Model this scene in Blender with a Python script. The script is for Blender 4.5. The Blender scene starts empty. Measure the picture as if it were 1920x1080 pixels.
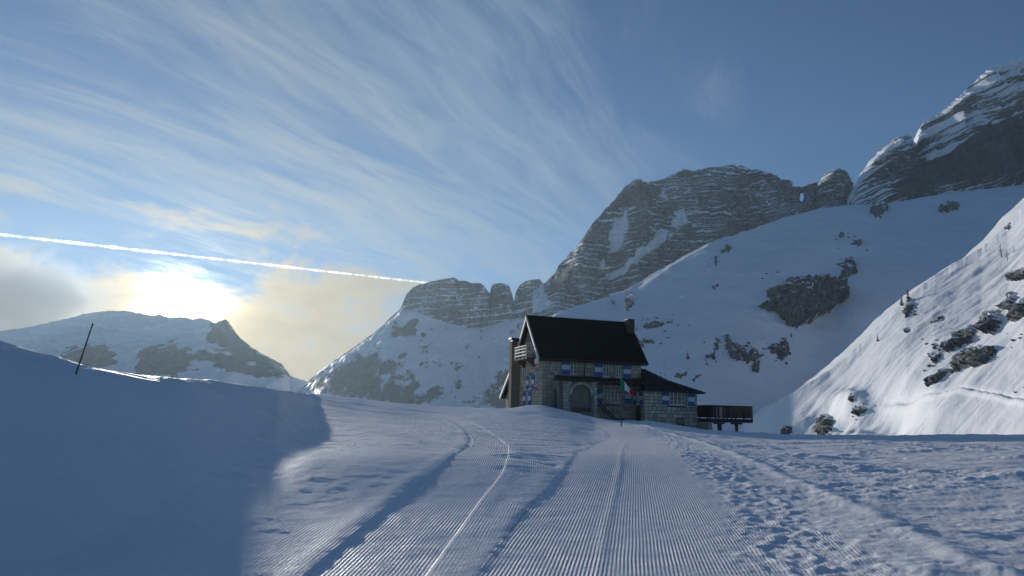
import bpy, math, random
import numpy as np
from mathutils import Vector, Matrix
from mathutils.bvhtree import BVHTree

rnd = random.Random(7)
sc = bpy.context.scene
COL = sc.collection
R = math.radians

# ------------------------------------------------------------------ camera
F = 1400.0                                   # focal length in photo pixels (1920 wide)
TH = math.atan(245 / 1400)                   # the phone is tilted up
EYE = np.array([0.0, 0.0, 1.6])
cam = bpy.data.cameras.new('camera')
cam.sensor_width = 36.0
cam.lens = F / 1920 * 36
cam.clip_start = 0.05
cam.clip_end = 80000
cam_o = bpy.data.objects.new('camera', cam)
COL.objects.link(cam_o)
cam_o.location = EYE
ROLL = R(1.2)                                # and held very slightly askew
cam_o.rotation_euler = (Matrix.Rotation(math.pi / 2 + TH, 3, 'X') @ Matrix.Rotation(ROLL, 3, 'Z')).to_euler()
sc.camera = cam_o

def ray(px, py):
    x, u = (np.asarray(px, float) - 960) / F, (540 - np.asarray(py, float)) / F
    x, u = x * math.cos(ROLL) - u * math.sin(ROLL), x * math.sin(ROLL) + u * math.cos(ROLL)
    return np.stack([x, math.cos(TH) - u * math.sin(TH), math.sin(TH) + u * math.cos(TH)], -1)


def at(px, py, Y):
    """the point seen at photo pixel (px, py), Y metres away"""
    d = ray(px, py)
    return EYE + d * (np.asarray(Y, float) / d[..., 1])[..., None]


# ------------------------------------------------------------------ light
SUN_AZ, SUN_EL = R(-25.5), R(9.8)
SUN = Vector((math.sin(SUN_AZ) * math.cos(SUN_EL), math.cos(SUN_AZ) * math.cos(SUN_EL), math.sin(SUN_EL)))
SKY_STRENGTH = 0.078
sun = bpy.data.lights.new('sun', 'SUN')
sun.energy = 3.5
sun.angle = R(0.9)
sun.color = (1.0, 0.94, 0.86)
sun_o = bpy.data.objects.new('sun', sun)
COL.objects.link(sun_o)
sun_o.rotation_euler = (-SUN).to_track_quat('-Z', 'Y').to_euler()

vs = sc.view_settings
vs.view_transform = 'Standard'
vs.look = 'None'
vs.exposure = 0.15
vs.gamma = 1.0
sc.cycles.use_denoising = True
try:
    sc.cycles.denoiser = 'OPENIMAGEDENOISE'
except Exception:
    pass
sc.cycles.max_bounces = 6
sc.cycles.diffuse_bounces = 3
sc.cycles.glossy_bounces = 2
sc.cycles.transmission_bounces = 2
sc.cycles.transparent_max_bounces = 12
sc.cycles.volume_bounces = 1
sc.cycles.sample_clamp_indirect = 4.0


class NT:
    """small helper to write node trees"""
    def __init__(s, tree):
        s.t = tree

    def n(s, typ, **kw):
        nd = s.t.nodes.new(typ)
        for k, v in kw.items():
            if k.startswith('i_'):
                key = k[2:]
                key = int(key) if key.isdigit() else key.replace('_', ' ')
                s.put(nd.inputs[key], v)
            else:
                setattr(nd, k, v)
        return nd

    def put(s, sock, v):
        if isinstance(v, bpy.types.NodeSocket):
            s.t.links.new(v, sock)
        else:
            sock.default_value = v

    def m(s, op, a, b=0.0, c=None, clamp=False):
        nd = s.t.nodes.new('ShaderNodeMath')
        nd.operation = op
        nd.use_clamp = clamp
        s.put(nd.inputs[0], a)
        s.put(nd.inputs[1], b)
        if c is not None:
            s.put(nd.inputs[2], c)
        return nd.outputs[0]

    def ramp(s, v, lo, hi, a=0.0, b=1.0, smooth=True):
        nd = s.t.nodes.new('ShaderNodeMapRange')
        nd.interpolation_type = 'SMOOTHSTEP' if smooth else 'LINEAR'
        s.put(nd.inputs[0], v)
        for i, q in enumerate((lo, hi, a, b)):
            nd.inputs[i + 1].default_value = q
        return nd.outputs[0]

    def mix(s, f, a, b):
        nd = s.t.nodes.new('ShaderNodeMix')
        nd.data_type = 'RGBA'
        s.put(nd.inputs[0], f)
        s.put(nd.inputs[6], a)
        s.put(nd.inputs[7], b)
        return nd.outputs[2]

    def noise(s, vec, scale, detail=4.0, rough=0.55, dist=0.0):
        nd = s.n('ShaderNodeTexNoise')
        if vec is not None:
            s.put(nd.inputs['Vector'], vec)
        nd.inputs['Scale'].default_value = scale
        nd.inputs['Detail'].default_value = detail
        nd.inputs['Roughness'].default_value = rough
        nd.inputs['Distortion'].default_value = dist
        return nd.outputs['Fac']

    def xyz(s, x, y, z):
        nd = s.n('ShaderNodeCombineXYZ')
        s.put(nd.inputs[0], x)
        s.put(nd.inputs[1], y)
        s.put(nd.inputs[2], z)
        return nd.outputs[0]


# ------------------------------------------------------------------ sky
world = bpy.data.worlds.new('World')
sc.world = world
world.use_nodes = True
wt = world.node_tree
wt.nodes.clear()
w = NT(wt)
sky = w.n('ShaderNodeTexSky')
sky.sky_type = 'NISHITA'
sky.sun_disc = False
sky.sun_elevation = SUN_EL
sky.sun_rotation = SUN_AZ
sky.altitude = 2200
sky.air_density = 1.0
sky.dust_density = 0.25
sky.ozone_density = 4.0
bg_sky = w.n('ShaderNodeBackground', i_Color=sky.outputs[0], i_Strength=SKY_STRENGTH)
geo = w.n('ShaderNodeTexCoord')
nrm = w.n('ShaderNodeVectorMath', operation='NORMALIZE')
wt.links.new(geo.outputs['Generated'], nrm.inputs[0])
D = nrm.outputs[0]
sep = w.n('ShaderNodeSeparateXYZ', i_0=D)
dx, dy, dz = sep.outputs
dzp = w.m('ADD', w.m('MAXIMUM', dz, 0.0), 0.07)
px_, py_ = w.m('DIVIDE', dx, dzp), w.m('DIVIDE', dy, dzp)       # a cloud sheet overhead
PHI = R(28)
along = w.m('ADD', w.m('MULTIPLY', px_, math.sin(PHI)), w.m('MULTIPLY', py_, math.cos(PHI)))
across = w.m('SUBTRACT', w.m('MULTIPLY', px_, math.cos(PHI)), w.m('MULTIPLY', py_, math.sin(PHI)))
dot = w.n('ShaderNodeVectorMath', operation='DOT_PRODUCT')
wt.links.new(D, dot.inputs[0])
dot.inputs[1].default_value = SUN
ds = w.m('MAXIMUM', dot.outputs['Value'], 0.0)
warp = w.noise(w.xyz(across, w.m('MULTIPLY', along, 0.5), 3.0), 0.8, 3)
acw = w.m('ADD', across, w.m('MULTIPLY', warp, 0.7))
streak = w.noise(w.xyz(w.m('MULTIPLY', acw, 1.5), w.m('MULTIPLY', along, 0.22), 0.0), 1.7, 8, 0.62, 0.25)
fine = w.noise(w.xyz(w.m('MULTIPLY', acw, 4.0), w.m('MULTIPLY', along, 0.9), 5.0), 2.2, 6, 0.62, 0.5)
patch = w.noise(w.xyz(across, along, 9.0), 0.45, 3, 0.5)
cover = w.m('ADD', w.m('MULTIPLY', streak, 0.68), w.m('MULTIPLY', fine, 0.40))
cover = w.m('ADD', cover, w.m('MULTIPLY', w.m('SUBTRACT', patch, 0.5), 0.45))
# more cirrus towards the weather side (where the sun stands), thinning away from it
cover = w.m('ADD', cover, w.ramp(ds, 0.55, 0.98, -0.20, 0.09, False))
veil = w.ramp(cover, 0.50, 0.80, 0.0, 0.78)
# low cumulus veil near the ridge under the sun
lowv = w.xyz(w.m('MULTIPLY', dx, 1.0), w.m('MULTIPLY', dy, 1.0), w.m('MULTIPLY', dz, 2.6))
low = w.noise(lowv, 7.5, 8, 0.60, 0.6)
low = w.m('ADD', low, w.ramp(dz, 0.06, 0.30, 0.20, -0.35, False))
low = w.m('ADD', low, w.ramp(ds, 0.80, 0.99, -0.22, 0.16, False))
lowm = w.ramp(low, 0.46, 0.72, 0.0, 0.92)
mask = w.m('SUBTRACT', 1.0, w.m('MULTIPLY', w.m('SUBTRACT', 1.0, veil), w.m('SUBTRACT', 1.0, lowm)))
near = w.m('POWER', ds, 26.0)
# the sun itself stands behind cloud on the ridge: a torn, burnt-out patch
gd = at(342, 566, 1000.0) - EYE
gd = gd / np.linalg.norm(gd)
dot2 = w.n('ShaderNodeVectorMath', operation='DOT_PRODUCT')
wt.links.new(D, dot2.inputs[0])
dot2.inputs[1].default_value = gd
ragged = w.noise(lowv, 16.0, 6, 0.6, 0.8)
ds2 = w.m('ADD', dot2.outputs['Value'], w.m('MULTIPLY', w.m('SUBTRACT', ragged, 0.55), 0.0035))
near2 = w.m('POWER', w.m('MINIMUM', w.m('MAXIMUM', ds2, 0.0), 1.0), 300.0)
near3 = w.m('POWER', w.m('MINIMUM', w.m('MAXIMUM', ds2, 0.0), 1.0), 1900.0)
warm = w.m('MULTIPLY', w.ramp(ds, 0.90, 0.99, 0.0, 1.0), w.m('ADD', 0.25, w.m('MULTIPLY', lowm, 0.75)))
ccol = w.mix(warm, (0.40, 0.56, 0.76, 1), (1.0, 0.79, 0.46, 1))
cstr = w.m('ADD', w.m('ADD', 0.48, w.m('MULTIPLY', near, 0.16)), w.m('ADD', w.m('MULTIPLY', near2, 0.8), w.m('MULTIPLY', near3, 14.0)))
cstr = w.m('MULTIPLY', cstr, w.ramp(low, 0.4, 0.95, 1.1, 0.75))
bg_cloud = w.n('ShaderNodeBackground', i_Color=ccol, i_Strength=cstr)
mixs = w.n('ShaderNodeMixShader', i_0=mask)
wt.links.new(bg_sky.outputs[0], mixs.inputs[1])
wt.links.new(bg_cloud.outputs[0], mixs.inputs[2])
wo = w.n('ShaderNodeOutputWorld')
wt.links.new(mixs.outputs[0], wo.inputs['Surface'])


# ------------------------------------------------------------------ numpy noise
_rs = np.random.RandomState(3)
_perm = np.concatenate([_rs.permutation(256)] * 3)
_g = _rs.normal(size=(256, 3))
_g /= np.linalg.norm(_g, axis=1)[:, None]


def perlin(x, y, z):
    x, y, z = np.broadcast_arrays(np.asarray(x, float), np.asarray(y, float), np.asarray(z, float))
    xi, yi, zi = np.floor(x).astype(int), np.floor(y).astype(int), np.floor(z).astype(int)
    xf, yf, zf = x - xi, y - yi, z - zi
    u, v, t = [q * q * q * (q * (q * 6 - 15) + 10) for q in (xf, yf, zf)]
    xi, yi, zi = xi & 255, yi & 255, zi & 255

    def gr(i, j, k):
        h = _perm[_perm[_perm[xi + i] + yi + j] + zi + k]
        g = _g[h]
        return g[..., 0] * (xf - i) + g[..., 1] * (yf - j) + g[..., 2] * (zf - k)
    lerp = lambda a, b, q: a + (b - a) * q
    return 1.5 * lerp(lerp(lerp(gr(0, 0, 0), gr(1, 0, 0), u), lerp(gr(0, 1, 0), gr(1, 1, 0), u), v),
                      lerp(lerp(gr(0, 0, 1), gr(1, 0, 1), u), lerp(gr(0, 1, 1), gr(1, 1, 1), u), v), t)


def fbm(x, y, z, o=4, g=0.5):
    s, a = 0.0, 1.0
    for i in range(o):
        s = s + a * perlin(np.asarray(x) * 2 ** i + 17.3 * i, np.asarray(y) * 2 ** i, np.asarray(z) * 2 ** i)
        a *= g
    return s


def ridged(x, y, z, o=4):
    s, a = 0.0, 1.0
    for i in range(o):
        s = s + a * (1 - 2 * np.abs(perlin(np.asarray(x) * 2 ** i + 7.7 * i, np.asarray(y) * 2 ** i, np.asarray(z) * 2 ** i)))
        a *= 0.5
    return s


def sstep(a, b, x):
    t = np.clip((x - a) / (b - a), 0, 1)
    return t * t * (3 - 2 * t)


# ------------------------------------------------------------------ mesh helpers
def project(P):
    d = P - EYE
    f = d[..., 1] * math.cos(TH) + d[..., 2] * math.sin(TH)
    u = -d[..., 1] * math.sin(TH) + d[..., 2] * math.cos(TH)
    a, b = d[..., 0] / f, u / f
    a, b = a * math.cos(ROLL) + b * math.sin(ROLL), -a * math.sin(ROLL) + b * math.cos(ROLL)
    return 960 + F * a, 540 - F * b


def link(o, parent=None):
    COL.objects.link(o)
    if parent is not None:
        o.parent = parent
    return o


def tag(o, label=None, cat=None, group=None, kind=None):
    if label: o['label'] = label
    if cat: o['category'] = cat
    if group: o['group'] = group
    if kind: o['kind'] = kind
    return o


def np_mesh(name, V, Q, mat, smooth=True, attrs=None):
    me = bpy.data.meshes.new(name)
    V = np.ascontiguousarray(V, dtype=np.float32).reshape(-1, 3)
    Q = np.ascontiguousarray(Q, dtype=np.int32)
    k = Q.shape[1]
    me.vertices.add(len(V))
    me.vertices.foreach_set('co', V.ravel())
    me.loops.add(Q.size)
    me.loops.foreach_set('vertex_index', Q.ravel())
    me.polygons.add(len(Q))
    me.polygons.foreach_set('loop_start', np.arange(0, Q.size, k, dtype=np.int32))
    me.polygons.foreach_set('loop_total', np.full(len(Q), k, dtype=np.int32))
    me.polygons.foreach_set('use_smooth', np.full(len(Q), smooth, dtype=bool))
    me.update(calc_edges=True)
    for an, av in (attrs or {}).items():
        a = me.attributes.new(an, 'FLOAT', 'POINT')
        a.data.foreach_set('value', np.ascontiguousarray(av, dtype=np.float32).ravel())
    me.materials.append(mat)
    return me


def grid_quads(n, m):
    i = np.arange(n * m).reshape(n, m)
    return np.stack([i[:-1, :-1], i[1:, :-1], i[1:, 1:], i[:-1, 1:]], -1).reshape(-1, 4)


def grid_normals(P):
    a = np.gradient(P, axis=0)
    b = np.gradient(P, axis=1)
    n = np.cross(a, b)
    n /= np.linalg.norm(n, axis=-1, keepdims=True) + 1e-9
    return n


def poly_dist(px, py, poly):
    """signed distance in pixels to a polygon, positive inside"""
    p = np.asarray(poly, float)
    d = np.full(np.shape(px), 1e9)
    ins = np.zeros(np.shape(px), bool)
    for i in range(len(p)):
        a, b = p[i], p[(i + 1) % len(p)]
        e = b - a
        t = np.clip(((px - a[0]) * e[0] + (py - a[1]) * e[1]) / (e @ e + 1e-9), 0, 1)
        d = np.minimum(d, np.hypot(px - a[0] - t * e[0], py - a[1] - t * e[1]))
        c = (a[1] > py) != (b[1] > py)
        with np.errstate(divide='ignore', invalid='ignore'):
            xx = (b[0] - a[0]) * (py - a[1]) / (b[1] - a[1]) + a[0]
        ins ^= c & (px < xx)
    return np.where(ins, d, -d)


# ------------------------------------------------------------------ materials
def material(name):
    m = bpy.data.materials.new(name)
    m.use_nodes = True
    m.node_tree.nodes.clear()
    k = NT(m.node_tree)
    out = k.n('ShaderNodeOutputMaterial')
    b = k.n('ShaderNodeBsdfPrincipled')
    m.node_tree.links.new(b.outputs[0], out.inputs['Surface'])
    return m, k, b


def plain(name, col, rough=0.7, var=0.25, scale=3.0, metallic=0.0, spec=0.3, bump=0.0):
    m, k, b = material(name)
    tc = k.n('ShaderNodeTexCoord').outputs['Object']
    f = k.noise(tc, scale, 5)
    lo = tuple(c * (1 - var) for c in col) + (1,)
    hi = tuple(min(1, c * (1 + var)) for c in col) + (1,)
    k.put(b.inputs['Base Color'], k.mix(f, lo, hi))
    b.inputs['Roughness'].default_value = rough
    b.inputs['Metallic'].default_value = metallic
    b.inputs['Specular IOR Level'].default_value = spec
    if bump:
        bp = k.n('ShaderNodeBump', i_Height=k.noise(tc, scale * 6, 4), i_Strength=bump)
        bp.inputs['Distance'].default_value = 0.02
        k.put(b.inputs['Normal'], bp.outputs[0])
    return m


def snow_rock(name, rock=(0.085, 0.092, 0.102), rock2=(0.23, 0.235, 0.24), nscale=0.08, edge=0.18, sharp=.25):
    """snow where the vertex attribute says it lies, bare rock elsewhere"""
    m, k, b = material(name)
    pos = k.n('ShaderNodeNewGeometry').outputs['Position']
    at_ = k.n('ShaderNodeAttribute', attribute_name='snow').outputs['Fac']
    n1 = k.noise(pos, nscale * 4, 6, 0.65)
    f = k.ramp(k.m('ADD', at_, k.m('MULTIPLY', k.m('SUBTRACT', n1, 0.5), 0.6)), 0.5 - edge, 0.5 + edge)
    st = k.n('ShaderNodeMapping', i_Vector=pos)
    st.inputs['Scale'].default_value = (1, 1, 0.25)
    rk = k.mix(k.ramp(k.noise(st.outputs[0], nscale * 2.2, 7, 0.7), .5 - sharp, .5 + sharp), rock + (1,), rock2 + (1,))
    k.put(b.inputs['Base Color'], k.mix(f, rk, (0.90, 0.915, 0.935, 1)))
    k.put(b.inputs['Roughness'], k.ramp(f, 0, 1, 0.9, 0.6))
    b.inputs['Specular IOR Level'].default_value = 0.2
    bp = k.n('ShaderNodeBump', i_Height=k.noise(pos, nscale * 9, 5, 0.6), i_Strength=k.ramp(f, 0, 1, 0.9, 0.26))
    bp.inputs['Distance'].default_value = 0.10 / nscale
    k.put(b.inputs['Normal'], bp.outputs[0])
    return m


def snow_material():
    m, k, b = material('groomed_snow')
    pos = k.n('ShaderNodeNewGeometry').outputs['Position']
    lat = k.n('ShaderNodeAttribute', attribute_name='lateral').outputs['Fac']
    amp = k.n('ShaderNodeAttribute', attribute_name='comb').outputs['Fac']
    wave = k.m('MULTIPLY', k.m('SINE', k.m('MULTIPLY', lat, 2 * math.pi / 0.042)), amp)
    edge = k.m('PINGPONG', k.m('ADD', lat, 50.0), 0.62)           # lips left at the edges of each pass
    lips = k.m('MULTIPLY', k.ramp(edge, 0.0, 0.035, 1.0, 0.0), k.n('ShaderNodeAttribute', attribute_name='lips').outputs['Fac'])
    grain = k.noise(pos, 30.0, 5, 0.7)
    clump = k.noise(pos, 6.0, 5, 0.6)
    h = k.m('ADD', k.m('MULTIPLY', wave, 0.0042), k.m('ADD', k.m('MULTIPLY', grain, 0.011), k.m('MULTIPLY', clump, 0.012)))
    h = k.m('ADD', h, k.m('MULTIPLY', lips, 0.012))
    bp = k.n('ShaderNodeBump', i_Height=h, i_Strength=1.0)
    bp.inputs['Distance'].default_value = 1.0
    k.put(b.inputs['Normal'], bp.outputs[0])
    k.put(b.inputs['Base Color'], k.mix(k.noise(pos, 0.6, 4), (0.84, 0.855, 0.885, 1), (0.90, 0.91, 0.925, 1)))
    k.put(b.inputs['Roughness'], k.ramp(grain, 0.35, 0.7, 0.46, 0.70))
    b.inputs['Specular IOR Level'].default_value = 0.14
    return m


M_SNOW = snow_material()
M_MTN = snow_rock('mountain_rock_and_snow', nscale=0.05)
M_MTN_BROWN = snow_rock('brownish_rock_and_snow', (0.075, 0.078, 0.086), (0.21, 0.19, 0.185), nscale=0.05)
M_SLOPE = snow_rock('slope_snow', nscale=0.15)
M_OUT = snow_rock('outcrop_rock', (0.035, 0.036, 0.038), (0.26, 0.25, 0.225), nscale=0.16, edge=0.12, sharp=.16)


# ------------------------------------------------------------------ ground sheet
# each row: azimuth given as photo column; then (py, Y) at five stations from the frame's foot up to the crest
CK = [
    (600, [(1080, 7.3), (960, 10.3), (854, 14.5), (808, 26.0), (765, 47.0), (740, 66.0)]),
    (700, [(1080, 7.3), (960, 10.2), (850, 14.5), (810, 27.0), (775, 50.0), (752, 72.0)]),
    (830, [(1080, 7.4), (960, 10.5), (850, 16.2), (811, 30.0), (779, 58.0), (762, 80.0)]),
    (940,  [(1080, 7.5), (960, 10.9), (850, 19.0), (813, 33.0), (780, 60.0), (766, 77.0)]),
    (1010, [(1080, 7.6), (960, 11.4), (850, 21.0), (814, 36.0), (780, 64.0), (760, 78.0)]),
    (1060, [(1080, 7.65), (960, 11.8), (850, 23.0), (817, 38.0), (787, 63.0), (770, 77.5)]),
    (1120, [(1080, 7.7), (960, 12.2), (850, 26.0), (821, 42.0), (798, 62.0), (783, 77.0)]),
    (1165, [(1080, 7.7), (960, 12.3), (850, 27.0), (822, 43.0), (801, 61.0), (789, 78.0)]),
    (1210, [(1080, 7.7), (960, 12.4), (850, 28.0), (823, 44.0), (804, 60.0), (790, 79.0)]),
    (1260, [(1080, 7.7), (960, 12.4), (850, 28.5), (824, 45.0), (809, 60.0), (796, 80.0)]),
    (1330, [(1080, 7.7), (960, 12.5), (850, 29.0), (826, 46.0), (813, 62.0), (807, 80.0)]),
    (1450, [(1080, 7.7), (960, 12.5), (855, 29.0), (833, 43.0), (821, 58.0), (814, 72.0)]),
    (1600, [(1080, 7.7), (960, 12.3), (858, 26.0), (836, 38.0), (823, 50.0), (816, 62.0)]),
    (1760, [(1080, 7.65), (960, 12.1), (862, 24.0), (839, 34.5), (825, 45.0), (816, 56.0)]),
    (1920, [(1080, 7.6), (960, 12.0), (865, 22.0), (842, 31.0), (826, 40.0), (815, 50.0)]),
    (2150, [(1080, 7.5), (960, 11.6), (868, 21.0), (845, 29.0), (828, 38.0), (816, 46.0)]),
    (2500, [(1080, 7.2), (960, 11.0), (870, 19.5), (846, 27.0), (828, 35.0), (816, 42.0)]),
]

# the bank on the left: (column, photo row of each station, slope of the first and of the later stretches)
for px_c, rows_c, s1, s2 in ((-420, (1080, 960, 850, 730, 640, 585), .38, .36), (-150, (1080, 960, 860, 755, 668, 618), .345, .32), (0, (1080, 960, 870, 775, 690, 643), .305, .28),
                             (90, (1080, 960, 870, 783, 705, 668), .285, .26), (170, (1080, 960, 870, 790, 722, 689), .266, .242), (330, (1080, 960, 870, 800, 744, 708), .220, .200),
                             (450, (1080, 960, 868, 803, 752, 722), .168, .152), (520, (1080, 960, 862, 805, 757, 731), .142, .122)):
    g_ = [float(at(px_c, q, 1.0)[2] - 1.6) for q in rows_c]
    Y_ = [1.5 / -g_[0]]
    z_ = 1.6 + Y_[0] * g_[0]
    for q in range(1, 6):
        sl_ = s1 if q == 1 else s2
        Yn = (z_ - sl_ * Y_[-1] - 1.6) / (g_[q] - sl_)
        z_ = 1.6 + Yn * g_[q]
        Y_.append(Yn)
    CK.append((px_c, list(zip(rows_c, Y_))))
for i_, (px_c, st_) in enumerate(CK):
    s1 = {600: .120, 700: .108, 830: .088, 940: .072, 1010: .060, 1060: .052, 1120: .045, 1165: .039, 1210: .034, 1260: .030, 1330: .026, 1450: .022}.get(px_c)
    if s1:
        g_ = [float(at(px_c, q[0], 1.0)[2] - 1.6) for q in st_]
        Y1 = 1.5 / -g_[0]
        new = [(st_[0][0], Y1)] + [(st_[k][0], (1.6 + Y1 * g_[0] - s1 * Y1 - 1.6) / (g_[k] - s1)) for k in (1, 2)]
        CK[i_] = (px_c, new + list(st_[3:]))
CK.sort(key=lambda q: q[0])


def smooth_interp(x, xp, fp):
    """monotone cubic through the knots"""
    xp, fp = np.asarray(xp, float), np.asarray(fp, float)
    h = np.diff(xp)
    d = np.diff(fp) / h
    mm = np.zeros(len(xp))
    for i in range(1, len(xp) - 1):
        if d[i - 1] * d[i] > 0:
            w1, w2 = 2 * h[i] + h[i - 1], h[i] + 2 * h[i - 1]
            mm[i] = (w1 + w2) / (w1 / d[i - 1] + w2 / d[i])
    mm[0], mm[-1] = d[0], d[-1]
    i = np.clip(np.searchsorted(xp, x) - 1, 0, len(h) - 1)
    t = (x - xp[i]) / h[i]
    t2, t3 = t * t, t * t * t
    return ((2 * t3 - 3 * t2 + 1) * fp[i] + (t3 - 2 * t2 + t) * h[i] * mm[i]
            + (-2 * t3 + 3 * t2) * fp[i + 1] + (t3 - t2) * h[i] * mm[i + 1])


def lane_coords(x, y, pts):
    """signed sideways distance to a curved lane and the distance run along it"""
    best = np.full(x.shape, 1e9)
    lat = np.zeros(x.shape)
    run = np.zeros(x.shape)
    s0 = 0.0
    for i in range(len(pts) - 1):
        a, b = pts[i], pts[i + 1]
        e = b - a
        L = math.hypot(*e)
        t = ((x - a[0]) * e[0] + (y - a[1]) * e[1]) / (L * L)
        lo = -1e3 if i == 0 else 0.0
        hi = 1e3 if i == len(pts) - 2 else 1.0
        t = np.clip(t, lo, hi)
        qx, qy = x - a[0] - t * e[0], y - a[1] - t * e[1]
        d = np.hypot(qx, qy)
        sgn = np.sign(e[0] * (y - a[1]) - e[1] * (x - a[0]))
        k = d < best
        best = np.where(k, d, best)
        lat = np.where(k, -sgn * d, lat)
        run = np.where(k, s0 + t * L, run)
        s0 += L
    return lat, run


def spline(pts, n=60):
    pts = np.asarray(pts, float)
    t = np.concatenate([[0], np.cumsum(np.hypot(*np.diff(pts, axis=0).T))])
    q = np.linspace(0, t[-1], n)
    return np.stack([smooth_interp(q, t, pts[:, 0]), smooth_interp(q, t, pts[:, 1])], -1)


def build_ground():
    az_k, r_k, z_k = [], [], []
    for px, st in CK:
        P = np.array([at(px, py, Y) for py, Y in st])
        az_k.append(math.atan2(P[-1][0], P[-1][1]))
        rr = np.hypot(P[:, 0], P[:, 1])
        zz = P[:, 2]
        hut = 880 < px < 1400
        rc, zc = rr[-1], zz[-1]
        b1 = (rc + 4, zc - (0.05 if hut else 0.55))
        b2 = (rc + (34 if hut else 16), zc - (0.8 if hut else 5.0))
        rr = np.concatenate([[0.25, 3.0], rr, [b1[0], b2[0], 190 if not hut else 215, 420, 2150]])
        s0 = (zz[1] - zz[0]) / (rr[3] - rr[2])            # carry the slope on under the frame's foot
        zz = np.concatenate([[-.38, min(-.03, zz[0] - .9 * s0 * (rr[2] - 3.0))], zz, [b1[1], b2[1], -26, -44, -48]])
        r_k.append(rr)
        z_k.append(zz)
    # behind the photographer the piste runs on
    for azd in (75, 110, 150, 180, 210, 250, 285):
        az_k.append(R(azd))
        rr = np.array([0.25, 3.0, 7, 11, 18, 26, 36, 50, 56, 70, 190, 420, 2150.])
        r_k.append(rr)
        z_k.append(np.array([-.38, -.3, -.2, -.15, -.2, -.3, -.6, -1, -1.4, -3, -26, -44, -48.]))
    az_k, r_k, z_k = np.array(az_k), np.array(r_k), np.array(z_k)
    az_k = np.mod(az_k + math.pi / 2, 2 * math.pi)      # start at the far left
    o = np.argsort(az_k)
    az_k, r_k, z_k = az_k[o], r_k[o], z_k[o]
    az_k = np.concatenate([[az_k[-1] - 2 * math.pi], az_k, [az_k[0] + 2 * math.pi]])
    r_k = np.concatenate([r_k[-1:], r_k, r_k[:1]])
    z_k = np.concatenate([z_k[-1:], z_k, z_k[:1]])
    c = math.pi / 2
    az = np.concatenate([np.linspace(0, c - R(40), 36, endpoint=False), np.linspace(c - R(40), c + R(40), 1060, endpoint=False),
                         np.linspace(c + R(40), 2 * math.pi, 80)])
    K = r_k.shape[1]
    Rk = np.stack([smooth_interp(az, az_k, r_k[:, k]) for k in range(K)], 1)
    Zk = np.stack([smooth_interp(az, az_k, z_k[:, k]) for k in range(K)], 1)
    cnt = [6, 20, 120, 140, 95, 75, 50, 22, 20, 10, 8, 5]
    tt = np.concatenate([k + np.linspace(0, 1, cnt[k], endpoint=False) for k in range(K - 1)] + [[K - 1.0]])
    P = np.zeros((len(az), len(tt), 3))
    for i in range(len(az)):
        r = np.interp(tt, np.arange(K), Rk[i])
        z = smooth_interp(r, Rk[i], Zk[i])
        P[i, :, 0] = -np.cos(az[i]) * r
        P[i, :, 1] = np.sin(az[i]) * r
        P[i, :, 2] = z
    x, y = P[..., 0], P[..., 1]
    r = np.hypot(x, y)
    ppx, ppy = project(np.where((P[..., 1] > 1)[..., None], P, np.array([0., 1., 0.])))
    # groomer lanes, drawn on the sheet itself
    def on(pts):
        out = []
        for px, py in pts:
            k = np.argmin((ppx - px) ** 2 + (ppy - py) ** 2 + np.where(y > 2, 0, 1e9))
            out.append(P.reshape(-1, 3)[k][:2])
        return out
    A = spline(on([(1300, 1075), (1262, 960), (1236, 880), (1215, 838), (1196, 815), (1160, 800)]))
    B = spline(on([(690, 1075), (762, 1000), (835, 925), (890, 872), (912, 842), (897, 812), (852, 786), (800, 772)]))
    latA, runA = lane_coords(x, y, A)
    latB, runB = lane_coords(x, y, B)
    wob = fbm(x * .25, y * .25, 1.0, 3)
    inA = sstep(-2.15, -2.0, latA + .12 * wob) * (1 - sstep(1.7, 2.3, latA + .5 * wob))
    nearA = sstep(-2.9, -2.0, latA) * (1 - sstep(1.9, 3.8, latA))
    inB = (1 - sstep(.52, .58, np.abs(latB)))
    left = (1 - sstep(-2.35, -2.05, latA))
    inB = inB * left
    z = np.zeros_like(x)
    near = 1 - sstep(95, 130, r)
    # broad wind-shaped relief
    z += near * sstep(4, 25, r) * (0.035 * fbm(x * .06, y * .06, 2.0, 3) + 0.028 * fbm(x * .3, y * .16, 3.0, 3))
    # rougher, trampled snow on the right
    rough = sstep(1.6, 4.2, latA + .7 * wob) * near
    ch = fbm(x * 1.1, y * 1.1, 5.0, 5, .6)
    rough = rough * (.42 + .58 * sstep(-.15, .45, fbm(x * .18, y * .24, 23., 3) + .35 * sstep(3.5, 1.5, latA)))
    z += rough * (0.10 * fbm(x * .35, y * .5, 4.0, 3) + .018 * fbm(x * 5, y * 5, 21., 3, .6) + 0.050 * ch + 0.05 * np.maximum(0, ridged(x * .5, y * .9, 6., 4) - .5))
    # churned strip along the lane's right edge
    strip = np.exp(-((latA - 1.55 - .3 * wob) / .75) ** 2) * near
    clod = np.maximum(0, perlin(x * 4.2, y * 3.0, 8.)) + .6 * np.maximum(0, perlin(x * 6.5, y * 5, 9.))
    z += strip * (.065 * clod + .02 * ch)
    z += np.exp(-((latA - 2.9 - .25 * wob) / .22) ** 2) * .05 * near * (1 + .6 * perlin(runA * 1.2, latA * 2, 0.))
    # lane edges: low berms and steps
    z += near * (.010 * np.exp(-((latA + 2.22) / .2) ** 2) * (1 + .8 * perlin(runA * .8, 0, 3.)) - .012 * inA)
    z += near * left * (.010 * np.exp(-((latB + .72) / .14) ** 2) * (1 + .8 * perlin(runB * .8, 0, 5.)) - .016 * inB
                        + .003 * np.exp(-((latB - .72) / .1) ** 2))
    # a second pass line inside lane A
    z += near * .008 * np.exp(-((latA + .95 + .06 * wob) / .07) ** 2)
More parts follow.
